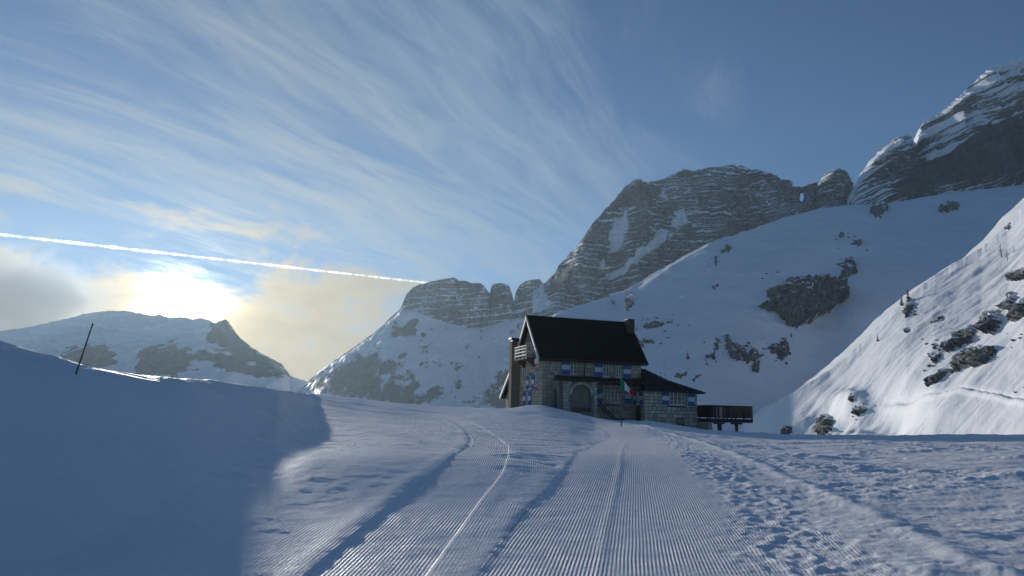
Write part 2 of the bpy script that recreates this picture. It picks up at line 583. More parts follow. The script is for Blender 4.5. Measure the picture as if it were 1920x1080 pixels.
    # wind-torn lips where the bank meets the piste
    bank = poly_dist(ppx, ppy, [(520, 735), (505, 800), (440, 880), (330, 935), (180, 1010), (60, 1080), (-400, 1080), (-400, 560), (170, 686)])
    bank = np.where(y > 2, bank, -50)
    lip = np.exp(-((bank + 6 + 14 * wob) / 14) ** 2) * near
    z += lip * .035 * np.maximum(0, fbm(x * 1.2, y * 2.4, 11., 4, .6))
    q1 = x * .9 + y * .44                          # sastrugi lie across the wind
    q2 = -x * .44 + y * .9
    edge_b = np.exp(-((bank + 15) / 55) ** 2) * near
    z += edge_b * (.045 * fbm(q1 * .30, q2 * .42, 15., 4, .5) + .012 * fbm(q1 * 1.6, q2 * 2.2, 16., 3))
    plat = left * sstep(13, 18, r) * near * (1 - sstep(-10, 40, bank))
    z += plat * (.06 * fbm(x * .22, y * .55, 17., 3) + .02 * fbm(q1 * .8, q2 * 2., 18., 3))
    z += sstep(0, 60, bank) * near * (.03 * fbm(x * .5, y * .35, 12., 4) + .006 * fbm(x * 3, y * 3, 24., 3))
    z += near * sstep(3, 7, r) * .006 * fbm(x * 2.5, y * 2.5, 13., 3)
    # comb lines left by the tiller: relief near by, finer bump further off
    faint = left * (1 - inB) * (1 - sstep(0, 25, bank)) * (.16 + .26 * sstep(-.2, .5, wob))
    plateau = left * sstep(13, 17, r) * (1 - sstep(0, 25, bank)) * .75
    amp = np.clip(inA * (1 - .75 * strip) + .7 * inB + np.maximum(faint, plateau) + .0, 0, 1) * near
    amp *= np.clip(1 + .7 * fbm(x * .8, y * .8, 14., 3), .15, 1.3)
    lat = np.where(latA > -2.1, latA, latB) + .010 * fbm(x * 1.3, y * .5, 19., 3)
    amp *= np.clip(1.05 + .9 * fbm(x * 4, y * 1.6, 20., 3), .2, 1.4)
    comb = amp * (1 - sstep(45, 75, r))
    lips = plateau * 1.3 * (1 - sstep(40, 60, r)) * np.clip(.6 + fbm(x * .3, y * .15, 22., 2), 0, 1)
    # snow heaped against the hut
    P[..., 2] += z
    n, m = len(az), len(tt)
    Q = grid_quads(n, m)[:, ::-1]
    wrap = np.stack([np.arange(m - 1), np.arange(1, m), (n - 1) * m + np.arange(1, m), (n - 1) * m + np.arange(m - 1)], -1)
    me = np_mesh('snow_ground', P, Q, M_SNOW, True, {'lateral': lat, 'comb': comb, 'lips': lips})
    me.flip_normals() if me.polygons[len(me.polygons) // 3].normal.z < 0 else None
    o = link(bpy.data.objects.new('snow_ground', me))
    tag(o, 'groomed snow piste with comb lines and trampled snow rising to a bank', kind='structure')
    V = P.reshape(-1, 3)
    sub = (slice(None, None, 4), slice(None, None, 3))
    Vs = P[sub]
    Qs = grid_quads(*Vs.shape[:2])
    return BVHTree.FromPolygons(Vs.reshape(-1, 3).tolist(), Qs.tolist())


GROUND = build_ground()


def ground_z(x, y, default=0.0):
    h = GROUND.ray_cast(Vector((x, y, 500)), Vector((0, 0, -1)))
    return h[0].z if h[0] is not None else default


# ------------------------------------------------------------------ mountains
def build_mountain(name, label, cols, n, rows, mat, shape, back=((60, -35), (260, -190)), jag=0.0, hole=None, smooth=True):
    """a mountain face spanned between photo-traced crest and foot lines at their own distances, with a far side behind.
    cols: (px, [(py, Y) foot ... crest]); shape(P, px, py, t) -> (points, snow)"""
    K = len(cols[0][1])
    pxs = np.array([c[0] for c in cols], float)
    px = np.linspace(pxs[0], pxs[-1], n)
    py = np.stack([np.interp(px, pxs, [c[1][k][0] for c in cols]) for k in range(K)], 1)
    Y = np.stack([np.interp(px, pxs, [c[1][k][1] for c in cols]) for k in range(K)], 1)
    tt = np.concatenate([k + np.linspace(0, 1, rows[k], endpoint=False) for k in range(K - 1)] + [[K - 1.0]])
    knots = np.stack([at(px, py[:, k], Y[:, k]) for k in range(K)], 1)      # n,K,3
    i = np.minimum(tt.astype(int), K - 2)
    f = (tt - i)[None, :, None]
    P = knots[:, i] * (1 - f) + knots[:, i + 1] * f
    t = np.broadcast_to(tt / (K - 1), P.shape[:2])
    if jag:                                      # a broken skyline
        P[..., 2] += sstep(1 - .16 / (K - 1), 1, t) * (jag * Y[:, -1] / F * fbm(px * .11, 0.5, 0.5, 4, .6))[:, None]
    qx, qy = project(P)
    P, snow = shape(P, qx, qy, t)
    # far side
    crest = P[:, -1]
    prev, prevd = crest, (0, 0)
    extra = []
    for b in back:
        for s in np.linspace(0, 1, 9)[1:]:
            g = s
            e = crest.copy()
            e[:, 1] += prevd[0] + (b[0] - prevd[0]) * g
            e[:, 2] += prevd[1] + (b[1] - prevd[1]) * g
            e += .06 * (b[0]) * np.stack([0 * e[:, 0], 0 * e[:, 0], fbm(e[:, 0] * .03, e[:, 1] * .03, 1.)], -1)
            extra.append(e)
        prevd = b
    nf = P.shape[1]
    P = np.concatenate([P, np.stack(extra, 1)], 1)
    snow = np.concatenate([snow, np.full((n, len(extra)), .8)], 1)
    Q = grid_quads(*P.shape[:2])
    if hole is not None:
        cx, cy, rx, ry = hole
        hx, hy = project(P)
        V = ((hx - cx) / rx) ** 2 + ((hy - cy) / ry) ** 2 < 1
        V = V.ravel()
        Q = Q[~V[Q].any(1)]
    me = np_mesh(name, P, Q, mat, smooth, {'snow': snow})
    o = link(bpy.data.objects.new(name, me))
    tag(o, label, kind='structure')
    Pf = P[::2, :nf:2]
    tree = BVHTree.FromPolygons(Pf.reshape(-1, 3).tolist(), grid_quads(*Pf.shape[:2]).tolist())
    return o, tree


def strata_shape(period, run, dip=0.0, gully=10.0, snow_bias=0.0, rough=2.0, wall=None, fold=6.0):
    """layered limestone: ledges that hold snow between steep risers, cut by gullies"""
    def f(P, px, py, t):
        x, y, z = P[..., 0], P[..., 1], P[..., 2]
        edge = sstep(0, .04, t) * (1 - .75 * sstep(.93, 1, t))
        gl = ridged(x * .011 + .35 * fbm(x * .008, z * .010, 1.1, 3), z * .003, 3.1, 4)
        g = gully * (.8 - gl) + gully * .35 * fbm(x * .045, z * .015, 4.4, 4)
        s = (z + dip * x + fold * fbm(x * .007, z * .006, 2.2, 3)) / period
        s = s + .24 * fbm(x * .06, z * .03, 7., 4, .6) + .9 * perlin(z * .02, 3.3, 1.7)
        fl = np.floor(s)
        fr = s - fl
        wd = np.clip(.36 + .40 * perlin(x * .010, fl * 3.7 + .35, 5.5), .06, .62)           # how wide each ledge is
        step = sstep(1 - wd - .08, 1, fr)
        ter = (step - fr) * period * run
        s3 = s * 2.6
        fr3 = s3 - np.floor(s3)
        ter += .28 * (sstep(.6, 1, fr3) - fr3) * period * run
        crag = ridged(x * .055 + .3 * fbm(x * .03, z * .03, 2., 2), z * .022, 12., 5) - .7
        off = edge * (ter + g + rough * (fbm(x * .12, z * .12, 8., 4, .6) - 1.6 * crag))
        Q = P.copy()
        Q[..., 1] += off
        Q[..., 0] += edge * .25 * rough * fbm(x * .1, z * .1, 18., 3)
        nz = np.abs(grid_normals(Q)[..., 2])
        ledge = sstep(1 - wd - .10, 1 - wd + .06, fr) * (1 - sstep(.90, 1.0, fr))
        led3 = sstep(.55, .7, fr3) * (1 - sstep(.9, 1, fr3))
        big = fbm(x * .02, z * .018, 9., 4)
        hold = sstep(-.55, .35, big + snow_bias + .35 * (.75 - gl))
        hold = hold * sstep(-.5, .25, fbm(x * .07, z * .05, 13., 3) + .2) * sstep(-.45, .15, perlin(x * .02 + 9, fl * 5.3 + .5, 2.5) + .25 * big)
        snow = np.maximum(ledge * (.12 + .88 * hold), led3 * .8 * sstep(-.1, .6, big + snow_bias))
        snow = np.maximum(snow, .9 * sstep(.38, .72, .65 * big + .85 * (.62 - gl) + snow_bias + .12 * fbm(x * .08, z * .08, 6.6, 3)))
        snow = np.maximum(snow, sstep(.72, .95, nz))
        if wall is not None:
            snow = wall(snow, Q, px, py, t, nz)
        return Q, snow
    return f


# main layered wall with the rock window and the tower
BASE3 = [(1000, 625), (1040, 600), (1100, 585), (1200, 545), (1300, 485), (1400, 442), (1500, 412), (1590, 395), (1612, 398)]
CREST3 = [(1000, 545), (1018, 532), (1040, 510), (1048, 495), (1062, 482), (1075, 470), (1092, 448), (1110, 420), (1128, 400), (1150, 375),
          (1172, 350), (1190, 340), (1200, 336), (1210, 340), (1215, 343), (1235, 338), (1250, 330), (1265, 325), (1285, 317), (1300, 318),
          (1330, 315), (1360, 313), (1385, 310), (1400, 313), (1425, 322), (1450, 330), (1470, 342), (1490, 350), (1502, 352), (1512, 348),
          (1519, 348), (1523, 356), (1524, 374), (1528, 353), (1536, 340), (1545, 328), (1553, 325), (1560, 323), (1568, 331), (1575, 335), (1583, 346),
          (1587, 353), (1589, 376), (1596, 371), (1612, 372)]
bx, by = zip(*BASE3)
cols = [(x, [(np.interp(x, bx, by) + 6, 860 + (x - 1000) * .02), (y, 960 + (x - 1000) * .03)]) for x, y in CREST3]


def wall3(snow, P, px, py, t, nz):
    snow = np.maximum(snow, .9 * sstep(4, 16, poly_dist(px, py, [(1180, 520), (1290, 430), (1240, 420), (1140, 510), (1050, 545), (1060, 560)]) + 8 * fbm(px * .05, py * .05, 3., 3)))
    return np.maximum(snow, .95 * sstep(.985, .997, t))


build_mountain('mountain_wall', 'layered grey rock wall streaked with snow ledges behind the snow slope, pierced by a small rock window', cols, 640, [250], M_MTN,
               strata_shape(8.0, .80, .06, 27.0, .22, 3.2, wall3, fold=14), back=((14, -18), (240, -200)), jag=3.5, hole=(1503.5, 370, 3.2, 7.5), smooth=False)

# right-hand summit
CREST4 = [(1594, 378), (1600, 362), (1603, 345), (1612, 325), (1625, 305), (1638, 292), (1650, 280), (1670, 266), (1690, 255), (1700, 253), (1708, 258),
          (1714, 266), (1719, 270), (1722, 258), (1727, 240), (1734, 230), (1740, 223), (1755, 218), (1768, 206), (1780, 195), (1800, 180), (1815, 163),
          (1830, 148), (1845, 135), (1860, 126), (1890, 115), (1920, 107), (1980, 85), (2060, 70), (2160, 80), (2300, 110)]
BASE4 = [(1594, 400), (1640, 398), (1700, 375), (1760, 368), (1800, 358), (1920, 346), (2300, 320)]
bx4, by4 = zip(*BASE4)
cols = [(x, [(np.interp(x, bx4, by4) + 8, 770), (y, 880 + max(0, x - 1720) * .12)]) for x, y in CREST4]


def wall4(snow, P, px, py, t, nz):
    steep = sstep(-10, 25, poly_dist(px, py, [(1700, 310), (1790, 262), (1830, 232), (1980, 225), (2100, 330), (1930, 338), (1800, 350), (1640, 392)]))
    snow = snow * (1 - .75 * steep)
    snow = np.maximum(snow, .85 * sstep(.55, .95, t + .55 * fbm((P[..., 2] - .45 * P[..., 0]) * .09, P[..., 0] * .012, 3., 3) - .05) * (1 - steep))
    ledge = poly_dist(px, py, [(1716, 300), (1745, 285), (1790, 268), (1808, 264), (1790, 282), (1755, 300)])
    return np.maximum(snow, .95 * sstep(-2, 5, ledge + 4 * fbm(px * .08, py * .08, 1., 3)))


build_mountain('mountain_right', 'tall dark rock summit with brownish cliffs and snowy ribs at the upper right', cols, 430, [260], M_MTN_BROWN,
               strata_shape(9.5, .65, -.40, 24.0, .16, 4.2, wall4, fold=14), jag=4.5, smooth=False)

# hazy peak in the middle distance
CAP = [(540, 742), (600, 699), (650, 664), (700, 629), (752, 580), (790, 590), (830, 602), (870, 614), (905, 617), (930, 607), (960, 600), (1000, 598), (1050, 590)]
cx2, cy2 = zip(*CAP)
CREST2 = [(540, 748), (560, 733), (600, 695), (625, 678), (650, 660), (700, 625), (752, 577), (756, 565), (762, 552), (775, 538), (788, 533), (800, 530), (830, 523),
          (850, 520), (862, 526), (872, 526), (885, 531), (900, 530), (908, 536), (914, 545), (918, 550), (921, 537), (928, 532), (937, 530), (948, 533), (955, 536),
          (960, 552), (964, 567), (967, 548), (974, 535), (985, 527), (1000, 524), (1012, 523), (1018, 532), (1024, 530), (1050, 500)]
cols = []
for x, y in CREST2:
    cp = max(np.interp(x, cx2, cy2), y + 4)
    cols.append((x, [(812, 930), (cp, 1240), (y, 1275)]))


def shape2(P, px, py, t):
    x, y, z = P[..., 0], P[..., 1], P[..., 2]
    cap = sstep(.47, .53, t)
    up = 1 - .8 * sstep(.95, 1, t)
    n1 = fbm(x * .012, z * .02, 1.5, 5, .55)
    n2 = fbm(x * .05, z * .05, 3.5, 4, .6)
    s = (z - .18 * x) / 13 + .7 * fbm(x * .01, z * .02, 2., 3)
    fr = s - np.floor(s)
    Q = P.copy()
    Q[..., 1] += up * (cap * (5 * n2 + 9 * ridged(x * .025, z * .008, 4., 3) - 4 + 8 * (sstep(.5, 1, fr) - fr)) + (1 - cap) * (14 * n1 + 4.5 * n2))
    nz = np.abs(grid_normals(Q)[..., 2])
    rockp = np.maximum.reduce([poly_dist(px, py, q) for q in (
        [(590, 720), (640, 665), (700, 650), (745, 660), (790, 640), (820, 650), (790, 690), (730, 720), (680, 750), (620, 745)],
        [(725, 605), (770, 607), (775, 628), (735, 632)], [(780, 650), (800, 645), (822, 662), (800, 685), (785, 680)],
        [(875, 775), (905, 735), (935, 700), (985, 660), (985, 775)], [(790, 745), (860, 700), (880, 715), (820, 765)], [(680, 745), (740, 715), (800, 740), (760, 775)])])
    low = .95 + .30 * fbm(x * .14, z * .14, 5.5, 3) - sstep(-18, 18, rockp - 6 + 26 * n1 + 16 * n2) * .82 - .35 * sstep(.15, .6, n2 + .4 * n1)
    hi = sstep(.35, .85, nz + .3 * n2)
    return Q, np.where(cap > .5, hi * .75, low)


build_mountain('mountain_centre', 'hazy snow peak with a dark rock cap and two notches in the middle distance', cols, 480, [130, 100], M_MTN, shape2, jag=1.2)

# ridge under the sun
CREST1 = [(-420, 655), (-250, 640), (-100, 628), (0, 622), (60, 612), (120, 598), (160, 589), (205, 582), (235, 583), (262, 587), (285, 591), (300, 589), (318, 595), (340, 594), (360, 598),
          (380, 596), (398, 603), (405, 606), (413, 601), (421, 599), (430, 605), (436, 614), (445, 628), (457, 640), (470, 650), (485, 659), (500, 668), (515, 674),
          (530, 684), (538, 695), (545, 706), (556, 709), (572, 713), (590, 722), (640, 760)]
cols = [(x, [(800, 1200), (y, 1560)]) for x, y in CREST1]


def shape1(P, px, py, t):
    x, y, z = P[..., 0], P[..., 1], P[..., 2]
    up = 1 - .8 * sstep(.95, 1, t)
    n1 = fbm(x * .012, z * .03, 21.5, 5, .55)
    n2 = fbm(x * .045, z * .06, 23.5, 4, .6)
    Q = P.copy()
    Q[..., 1] += up * (22 * n1 + 5 * n2)
    rockp = np.maximum.reduce([poly_dist(px, py, q) for q in (
        [(252, 708), (262, 660), (290, 650), (330, 645), (352, 660), (356, 700), (340, 712)],
        [(105, 685), (120, 655), (180, 648), (212, 662), (205, 690), (150, 700)],
        [(384, 645), (400, 610), (421, 598), (445, 625), (500, 666), (540, 690), (546, 706), (500, 690), (440, 664)],
        [(345, 652), (380, 655), (440, 678), (530, 704), (520, 706), (440, 687), (380, 668)])])
    snow = .95 - sstep(-8, 6, rockp + 14 * n1 + 11 * n2)
    return Q, snow


build_mountain('mountain_left', 'snowy ridge with dark rock patches under the bright sun', cols, 420, [140], M_MTN, shape1, back=((60, -30), (300, -160)), jag=2.0)

# wide snow slope behind the hut
cols = [(950, [(856, 262), (846, 275)]), (962, [(852, 262), (760, 380)]), (975, [(850, 262), (690, 450)]), (990, [(850, 262), (642, 480)]),
        (1040, [(850, 264), (591, 500)]), (1100, [(850, 266), (568, 530)]), (1160, [(850, 268), (548, 552)]), (1250, [(850, 270), (500, 590)]), (1330, [(850, 272), (456, 620)]),
        (1400, [(850, 274), (432, 645)]), (1480, [(850, 278), (406, 672)]), (1540, [(850, 282), (392, 690)]), (1590, [(850, 285), (386, 705)]), (1650, [(850, 290), (385, 720)]),
        (1720, [(850, 296), (374, 735)]), (1800, [(850, 300), (360, 750)]), (1920, [(850, 310), (345, 770)]), (2100, [(850, 330), (322, 800)]), (2400, [(850, 350), (300, 830)])]


def shape5(P, px, py, t):
    x, y, z = P[..., 0], P[..., 1], P[..., 2]
    e = sstep(0, .05, t) * (1 - .7 * sstep(.92, 1, t))
    n1 = fbm(x * .009, y * .009, 31., 4, .45)
    n2 = fbm(x * .05, y * .05, 33., 4, .5)
    Q = P.copy()
    # a trough runs down between the two rock bands, the ribs stand proud
    tro = np.exp(-((px - (1520 - (py - 650) * .25)) / 70) ** 2) * sstep(.02, .15, t) * (1 - sstep(.55, .8, t))
    n3 = fbm((x + .5 * y) * .16, (y - .5 * x) * .03, 35., 4, .55)
    Q[..., 2] += e * (7 * n1 + 1.2 * n2 + .5 * n3 - 9 * tro)
    Q[..., 1] += e * 4 * n1
    rk = poly_dist(px, py, [(870, 790), (880, 755), (935, 700), (975, 668), (965, 720), (940, 765), (920, 800)])
    snow = .95 - .45 * sstep(-6, 12, rk + 60 * n2 - 18) - .25 * sstep(.45, .9, n2 + .3 * n1) * (px < 1100)
    return Q, snow


_, SLOPE = build_mountain('snow_slope', 'broad shaded snow slope with rock bands rising behind the hut', cols, 460, [220], M_SLOPE, shape5, back=((30, -4), (80, -25)), jag=1.2)

# sunlit slope on the right
cols = [(1395, [(860, 262), (806, 268)]), (1425, [(860, 250), (776, 264)]), (1450, [(860, 240), (754, 262)]), (1475, [(860, 231), (741, 260)]), (1500, [(860, 222), (727, 258)]), (1560, [(860, 203), (690, 256)]),
        (1610, [(860, 186), (650, 254)]), (1660, [(860, 172), (601, 254)]), (1700, [(860, 162), (561, 256)]), (1750, [(860, 150), (521, 260)]), (1780, [(860, 144), (501, 262)]),
        (1840, [(860, 133), (464, 265)]), (1890, [(860, 125), (420, 268)]), (1920, [(860, 120), (386, 270)]), (2000, [(860, 110), (310, 275)]), (2150, [(860, 95), (200, 280)]), (2400, [(860, 76), (60, 290)])]


def shape6(P, px, py, t):
    x, y, z = P[..., 0], P[..., 1], P[..., 2]
    e = sstep(0, .05, t) * (1 - .6 * sstep(.9, 1, t))
    n1 = fbm(x * .022, y * .022, 41., 4, .5)
    n2 = fbm(x * .12, y * .12, 43., 4, .55)
    # fall-line fluting: runnels that follow the slope down to the left
    fl = fbm((y - .15 * x) * .16, (x + .2 * y) * .02, 44., 4, .55)
    foot = sstep(-10, 70, poly_dist(px, py, [(1400, 860), (1420, 790), (1480, 745), (1560, 725), (1680, 735), (1720, 780), (1660, 860)]))
    b = fbm(x * .06, y * .05, 47., 4, .5)
    Q = P.copy()
    Q[..., 2] += e * (2.2 * n1 + .38 * n2 + .22 * fl + foot * 2.8 * b)
    # the hollow under the ski track
    Q[..., 2] -= e * 5.5 * np.exp(-((px - 1665) / 55) ** 2 - ((py - 770) / 38) ** 2)
    Q[..., 2] += e * 3.5 * np.exp(-((px - 1590) / 40) ** 2 - ((py - 755) / 22) ** 2)
    # traverse track cut across the slope
    ty = 738 + (px - 1690) * .06 + 6 * np.sin(px * .02)
    tr = np.exp(-((py - ty) / 3.2) ** 2) * sstep(1640, 1700, px)
    Q[..., 2] -= e * .7 * tr
    Q[..., 2] += e * .8 * np.exp(-((py - ty - 7) / 3.5) ** 2) * sstep(1640, 1700, px)
    # ski lines running down
    for a0, sl in ((1655, -1.05), (1712, -1.0), (1790, -.95), (1480, -.55)):
        q = px - (a0 + (815 - py) / -sl * 1.0)
        Q[..., 2] -= e * .25 * np.exp(-(q / 2.0) ** 2) * sstep(740, 760, py)
    return Q, np.full(px.shape, .95) - .3 * sstep(.55, .9, n2)


_, LIT = build_mountain('sunlit_slope', 'steep sunlit snow slope with dark rocks at the right edge', cols, 430, [290], M_SLOPE, shape6, back=((14, -2), (90, -60)), jag=1.5)


# ------------------------------------------------------------------ rocks on the slopes
def outcrop(name, label, tree, poly, thick, group=None, step=1.6, seed=0, cat='rock outcrop'):
    p = np.array(poly, float)
    x0, y0 = p.min(0) - 7
    x1, y1 = p.max(0) + 7
    nx, ny = max(8, int((x1 - x0) / step)), max(8, int((y1 - y0) / step))
    gx, gy = np.meshgrid(np.linspace(x0, x1, nx), np.linspace(y0, y1, ny), indexing='ij')
    P = np.zeros((nx, ny, 3))
    N = np.zeros((nx, ny, 3))
    ok = np.zeros((nx, ny), bool)
    e = Vector(EYE)
    for i in range(nx):
        for j in range(ny):
            h = tree.ray_cast(e, Vector(ray(gx[i, j], gy[i, j])).normalized())
            if h[0] is not None:
                P[i, j] = h[0]
                nn = h[1] if h[1].z > 0 else -h[1]
                N[i, j] = nn
                ok[i, j] = True
    if not ok.any():
        return None
    d = poly_dist(gx, gy, p)
    d = d + 4.5 * fbm(gx * .10, gy * .13, seed + .5, 5, .65)
    # downhill direction
    m = N[ok].mean(0)
    down = np.array([m[0], m[1], 0.0])
    down /= np.linalg.norm(down) + 1e-9
    dist = np.linalg.norm(P[ok].mean(0) - EYE)
    mpp = dist / F
    T = thick * mpp
    ins = d > 0
    top = np.where(ins, gy, 1e9).min(1)
    bot = np.where(ins, gy, -1e9).max(1)
    top = np.where(top > 1e8, y0, top)
    bot = np.where(bot < -1e8, y1, bot)
    fr_ = np.clip((gy - top[:, None]) / np.maximum(bot - top, 4)[:, None], 0, 1)
    h = np.where(ins, 1.5 * T * (.22 + .78 * fr_ ** .6) * (1 - np.exp(-d / 2.6)), d * .35 * mpp)
    X, Yv, Z = P[..., 0] / mpp, P[..., 1] / mpp, P[..., 2] / mpp
    inside = sstep(0, 5, d)
    blk = ridged(X * .05 + seed, Z * .012, Yv * .015, 4) - .7
    fin = fbm(X * .12, Z * .07, Yv * .1 + seed, 4, .6)
    off = h + inside * T * (.75 * blk + .25 * fin)
    Q = P + (down * .75 + m * .35) * off[..., None]
    Q[..., 2] += inside * T * .18 * fbm(X * .09, Yv * .09, Z * .05 + seed, 3)
    nz = np.abs(grid_normals(Q)[..., 2])
    snow = sstep(.70, .95, nz + .18 * fbm(X * .1, Z * .1, seed + 2., 3)) * .9
    snow = np.where(d < -1, 1.0, snow * (1 - .45 * sstep(.2, .7, fr_)))
    quads = grid_quads(nx, ny)
    keep = ok.ravel()[quads].all(1) & (d.ravel()[quads].max(1) > -5)
    quads = quads[keep]
    if not len(quads):
        return None
    used = np.unique(quads)
    remap = -np.ones(nx * ny, int)
    remap[used] = np.arange(len(used))
    V = Q.reshape(-1, 3)[used]
    org = V.mean(0)
    me = np_mesh(name, V - org, remap[quads], M_OUT, False, {'snow': snow.ravel()[used]})
    o = link(bpy.data.objects.new(name, me))
    o.location = org
    return tag(o, label, cat, group)


def z5(l, s=3.0, o=(980, 280)):
    return [(a / s + o[0], b / s + o[1]) for a, b in l]


def z2(l):
    return z5(l, 4.5, (1120, 600))


def z7(l):
    return z5(l, 2.454, (1400, 380))


def z6(l):
    return z5(l, 3.177, (1480, 80))


G5, G6 = 'rocks on the shaded slope', 'rocks on the sunlit slope'
ROCKS5 = [
    ('largest dark cliff standing in the shaded snow slope right of the hut', z5([(1355, 790), (1450, 775), (1490, 730), (1600, 715), (1700, 705), (1760, 735), (1785, 705), (1805, 740), (1812, 860), (1760, 870), (1740, 900), (1680, 940), (1600, 985), (1540, 995), (1490, 990), (1450, 950), (1400, 910), (1320, 885), (1390, 860)]), 18),
    ('jagged rock knob just above the right end of the largest cliff', z5([(1765, 640), (1800, 630), (1850, 600), (1875, 640), (1880, 690), (1830, 720), (1790, 745), (1775, 720), (1800, 680)]), 7),
    ('pronged dark rock band on the shaded slope above the deck', z2([(1065, 120), (1110, 115), (1135, 190), (1190, 200), (1240, 240), (1275, 120), (1290, 215), (1330, 240), (1340, 280), (1410, 300), (1350, 330), (1345, 440), (1300, 430), (1320, 350), (1240, 345), (1210, 310), (1170, 355), (1130, 330), (1100, 270)]), 9),
    ('thin broken rock rib left of the pronged rock band', z2([(910, 310), (960, 280), (985, 220), (1015, 125), (1040, 150), (1020, 215), (990, 270), (1003, 345), (960, 325), (925, 330), (930, 380), (905, 380)]), 5),
    ('squat rock right of the pronged rock band, below the largest cliff', [(1437, 645), (1473, 633), (1481, 665), (1465, 674), (1445, 661)], 7),
    ('narrow dark rock high on the slope above the hut roof', z5([(590, 790), (612, 795), (640, 830), (625, 880), (590, 912), (578, 850)]), 5),
    ('small thin rock left of the narrow rock above the hut roof', z5([(500, 835), (518, 815), (527, 850), (505, 887)]), 3),
    ('dark rock near the skyline of the shaded slope', z5([(1118, 562), (1150, 533), (1182, 545), (1165, 577), (1125, 582)]), 4),
    ('tiny rock just below the rock near the slope skyline', z5([(1070, 630), (1085, 602), (1100, 630), (1085, 650)]), 3),
    ('small lone rock in the middle of the shaded slope', z5([(1062, 772), (1085, 750), (1105, 765), (1080, 785)]), 3),
    ('low broken rock band right of the roof ridge chimney', z5([(680, 1000), (700, 962), (740, 945), (800, 962), (850, 950), (840, 970), (770, 1000), (720, 1012)]), 4),
    ('rock patch showing just behind the right end of the hut roof', z2([(300, 170), (340, 115), (395, 110), (380, 150), (460, 150), (480, 190), (400, 200), (360, 235)]), 4),
    ('flat rock high above the right end of the largest cliff', z5([(1852, 532), (1880, 508), (1920, 515), (1895, 543)]), 4),
    ('broken small rocks left of the flat rock above the cliff', z5([(1765, 492), (1790, 463), (1825, 475), (1790, 502)]), 3),
    ('speckled rock patch above the wing roof', z2([(650, 475), (660, 438), (700, 430), (757, 432), (752, 470), (700, 484)]), 3),
    ('slanting small rock above the wing roof end', z2([(798, 507), (830, 465), (872, 462), (842, 492), (815, 510)]), 3),
    ('rock patch in snow under the right summit cliffs', z6([(880, 1000), (900, 960), (960, 935), (1022, 965), (990, 1000), (930, 1014)]), 6),
    ('dark rock at the foot of the brownish cliffs', z6([(478, 1002), (500, 950), (545, 938), (592, 980), (540, 1046), (513, 1040)]), 7),
]
ROCKS6 = [
    ('long overhanging dark rock in the middle of the sunlit slope', [(1785, 700), (1791, 673), (1807, 657), (1832, 649), (1871, 647), (1871, 661), (1848, 681), (1832, 688), (1811, 688)], 9),
    ('dark rock just above the long overhanging rock', [(1769, 657), (1775, 643), (1799, 620), (1824, 608), (1834, 620), (1820, 641), (1803, 649), (1783, 659)], 8),
    ('blocky rock under a snow cap on the sunlit slope', [(1842, 624), (1844, 596), (1852, 584), (1873, 580), (1881, 608), (1864, 626)], 10),
    ('slanting dark rock above the blocky snow-capped rock', [(1875, 582), (1881, 569), (1897, 545), (1909, 555), (1895, 582), (1881, 585)], 7),
    ('rock at the right picture edge beside the slanting rock', [(1891, 602), (1899, 580), (1922, 559), (1935, 575), (1930, 592), (1899, 602)], 7),
    ('slanting rock below and left of the long overhanging rock', [(1738, 726), (1740, 706), (1754, 700), (1781, 686), (1779, 698), (1759, 714)], 7),
    ('highest large rock at the right picture edge', [(1889, 527), (1895, 510), (1925, 500), (1940, 510), (1925, 522), (1901, 526)], 6),
    ('thin rock near the skyline under two small spruces', [(1695, 602), (1697, 571), (1714, 557), (1716, 575), (1706, 592)], 4),
    ('upright grey rock at the foot of the sunlit slope', [(1534, 818), (1534, 783), (1555, 773), (1563, 787), (1559, 808), (1549, 816)], 8),
    ('small round rock at the slope foot beside the deck', [(1467, 818), (1469, 796), (1481, 794), (1486, 808), (1477, 817)], 5),
    ('rock in the shaded hollow of the sunlit slope', [(1600, 773), (1604, 759), (1622, 761), (1624, 771), (1608, 781)], 5),
    ('small dark rock above the rock in the shaded hollow', [(1592, 751), (1594, 739), (1602, 739), (1600, 753)], 4),
    ('small rock below the thin skyline rock', [(1694, 626), (1697, 614), (1706, 612), (1702, 625)], 3),
    ('small thin rock between the skyline rock and the blocky rock', [(1746, 604), (1763, 592), (1771, 594), (1759, 604)], 3),
    ('broken rock left of the dark upper rock', [(1742, 665), (1755, 657), (1767, 661), (1759, 682), (1750, 680)], 4),
    ('tiny rock high on the slope edge at the right', [(1885, 429), (1894, 416), (1898, 421), (1891, 430)], 3),
]
for i, (lb, pl, th) in enumerate(ROCKS5):
    outcrop('rock_outcrop', lb, SLOPE, pl, th, G5, 1.5, i * 3.1)
for i, (lb, pl, th) in enumerate(ROCKS6):
    outcrop('rock_outcrop', lb, LIT, pl, th, G6, 1.4, 60 + i * 2.7)


def boulder_mesh(seed):
    q = random.Random(seed)
    import bmesh
    bm = bmesh.new()
    bmesh.ops.create_icosphere(bm, subdivisions=2, radius=1.0)
    V = np.array([v.co[:] for v in bm.verts])
    k_ = 1 + .38 * fbm(V[:, 0] * 1.3 + seed, V[:, 1] * 1.3, V[:, 2] * 1.3, 3)
    for v, a in zip(bm.verts, k_):
        v.co *= float(a)
    me = bpy.data.meshes.new('small_rock')
    bm.to_mesh(me)
    bm.free()
    at_ = me.attributes.new('snow', 'FLOAT', 'POINT')
    at_.data.foreach_set('value', [max(0.0, min(1.0, (v.co.z - .45) * 2.5)) for v in me.vertices])
    me.materials.append(M_OUT)
    return me


BOULDERS = [boulder_mesh(k) for k in range(5)]


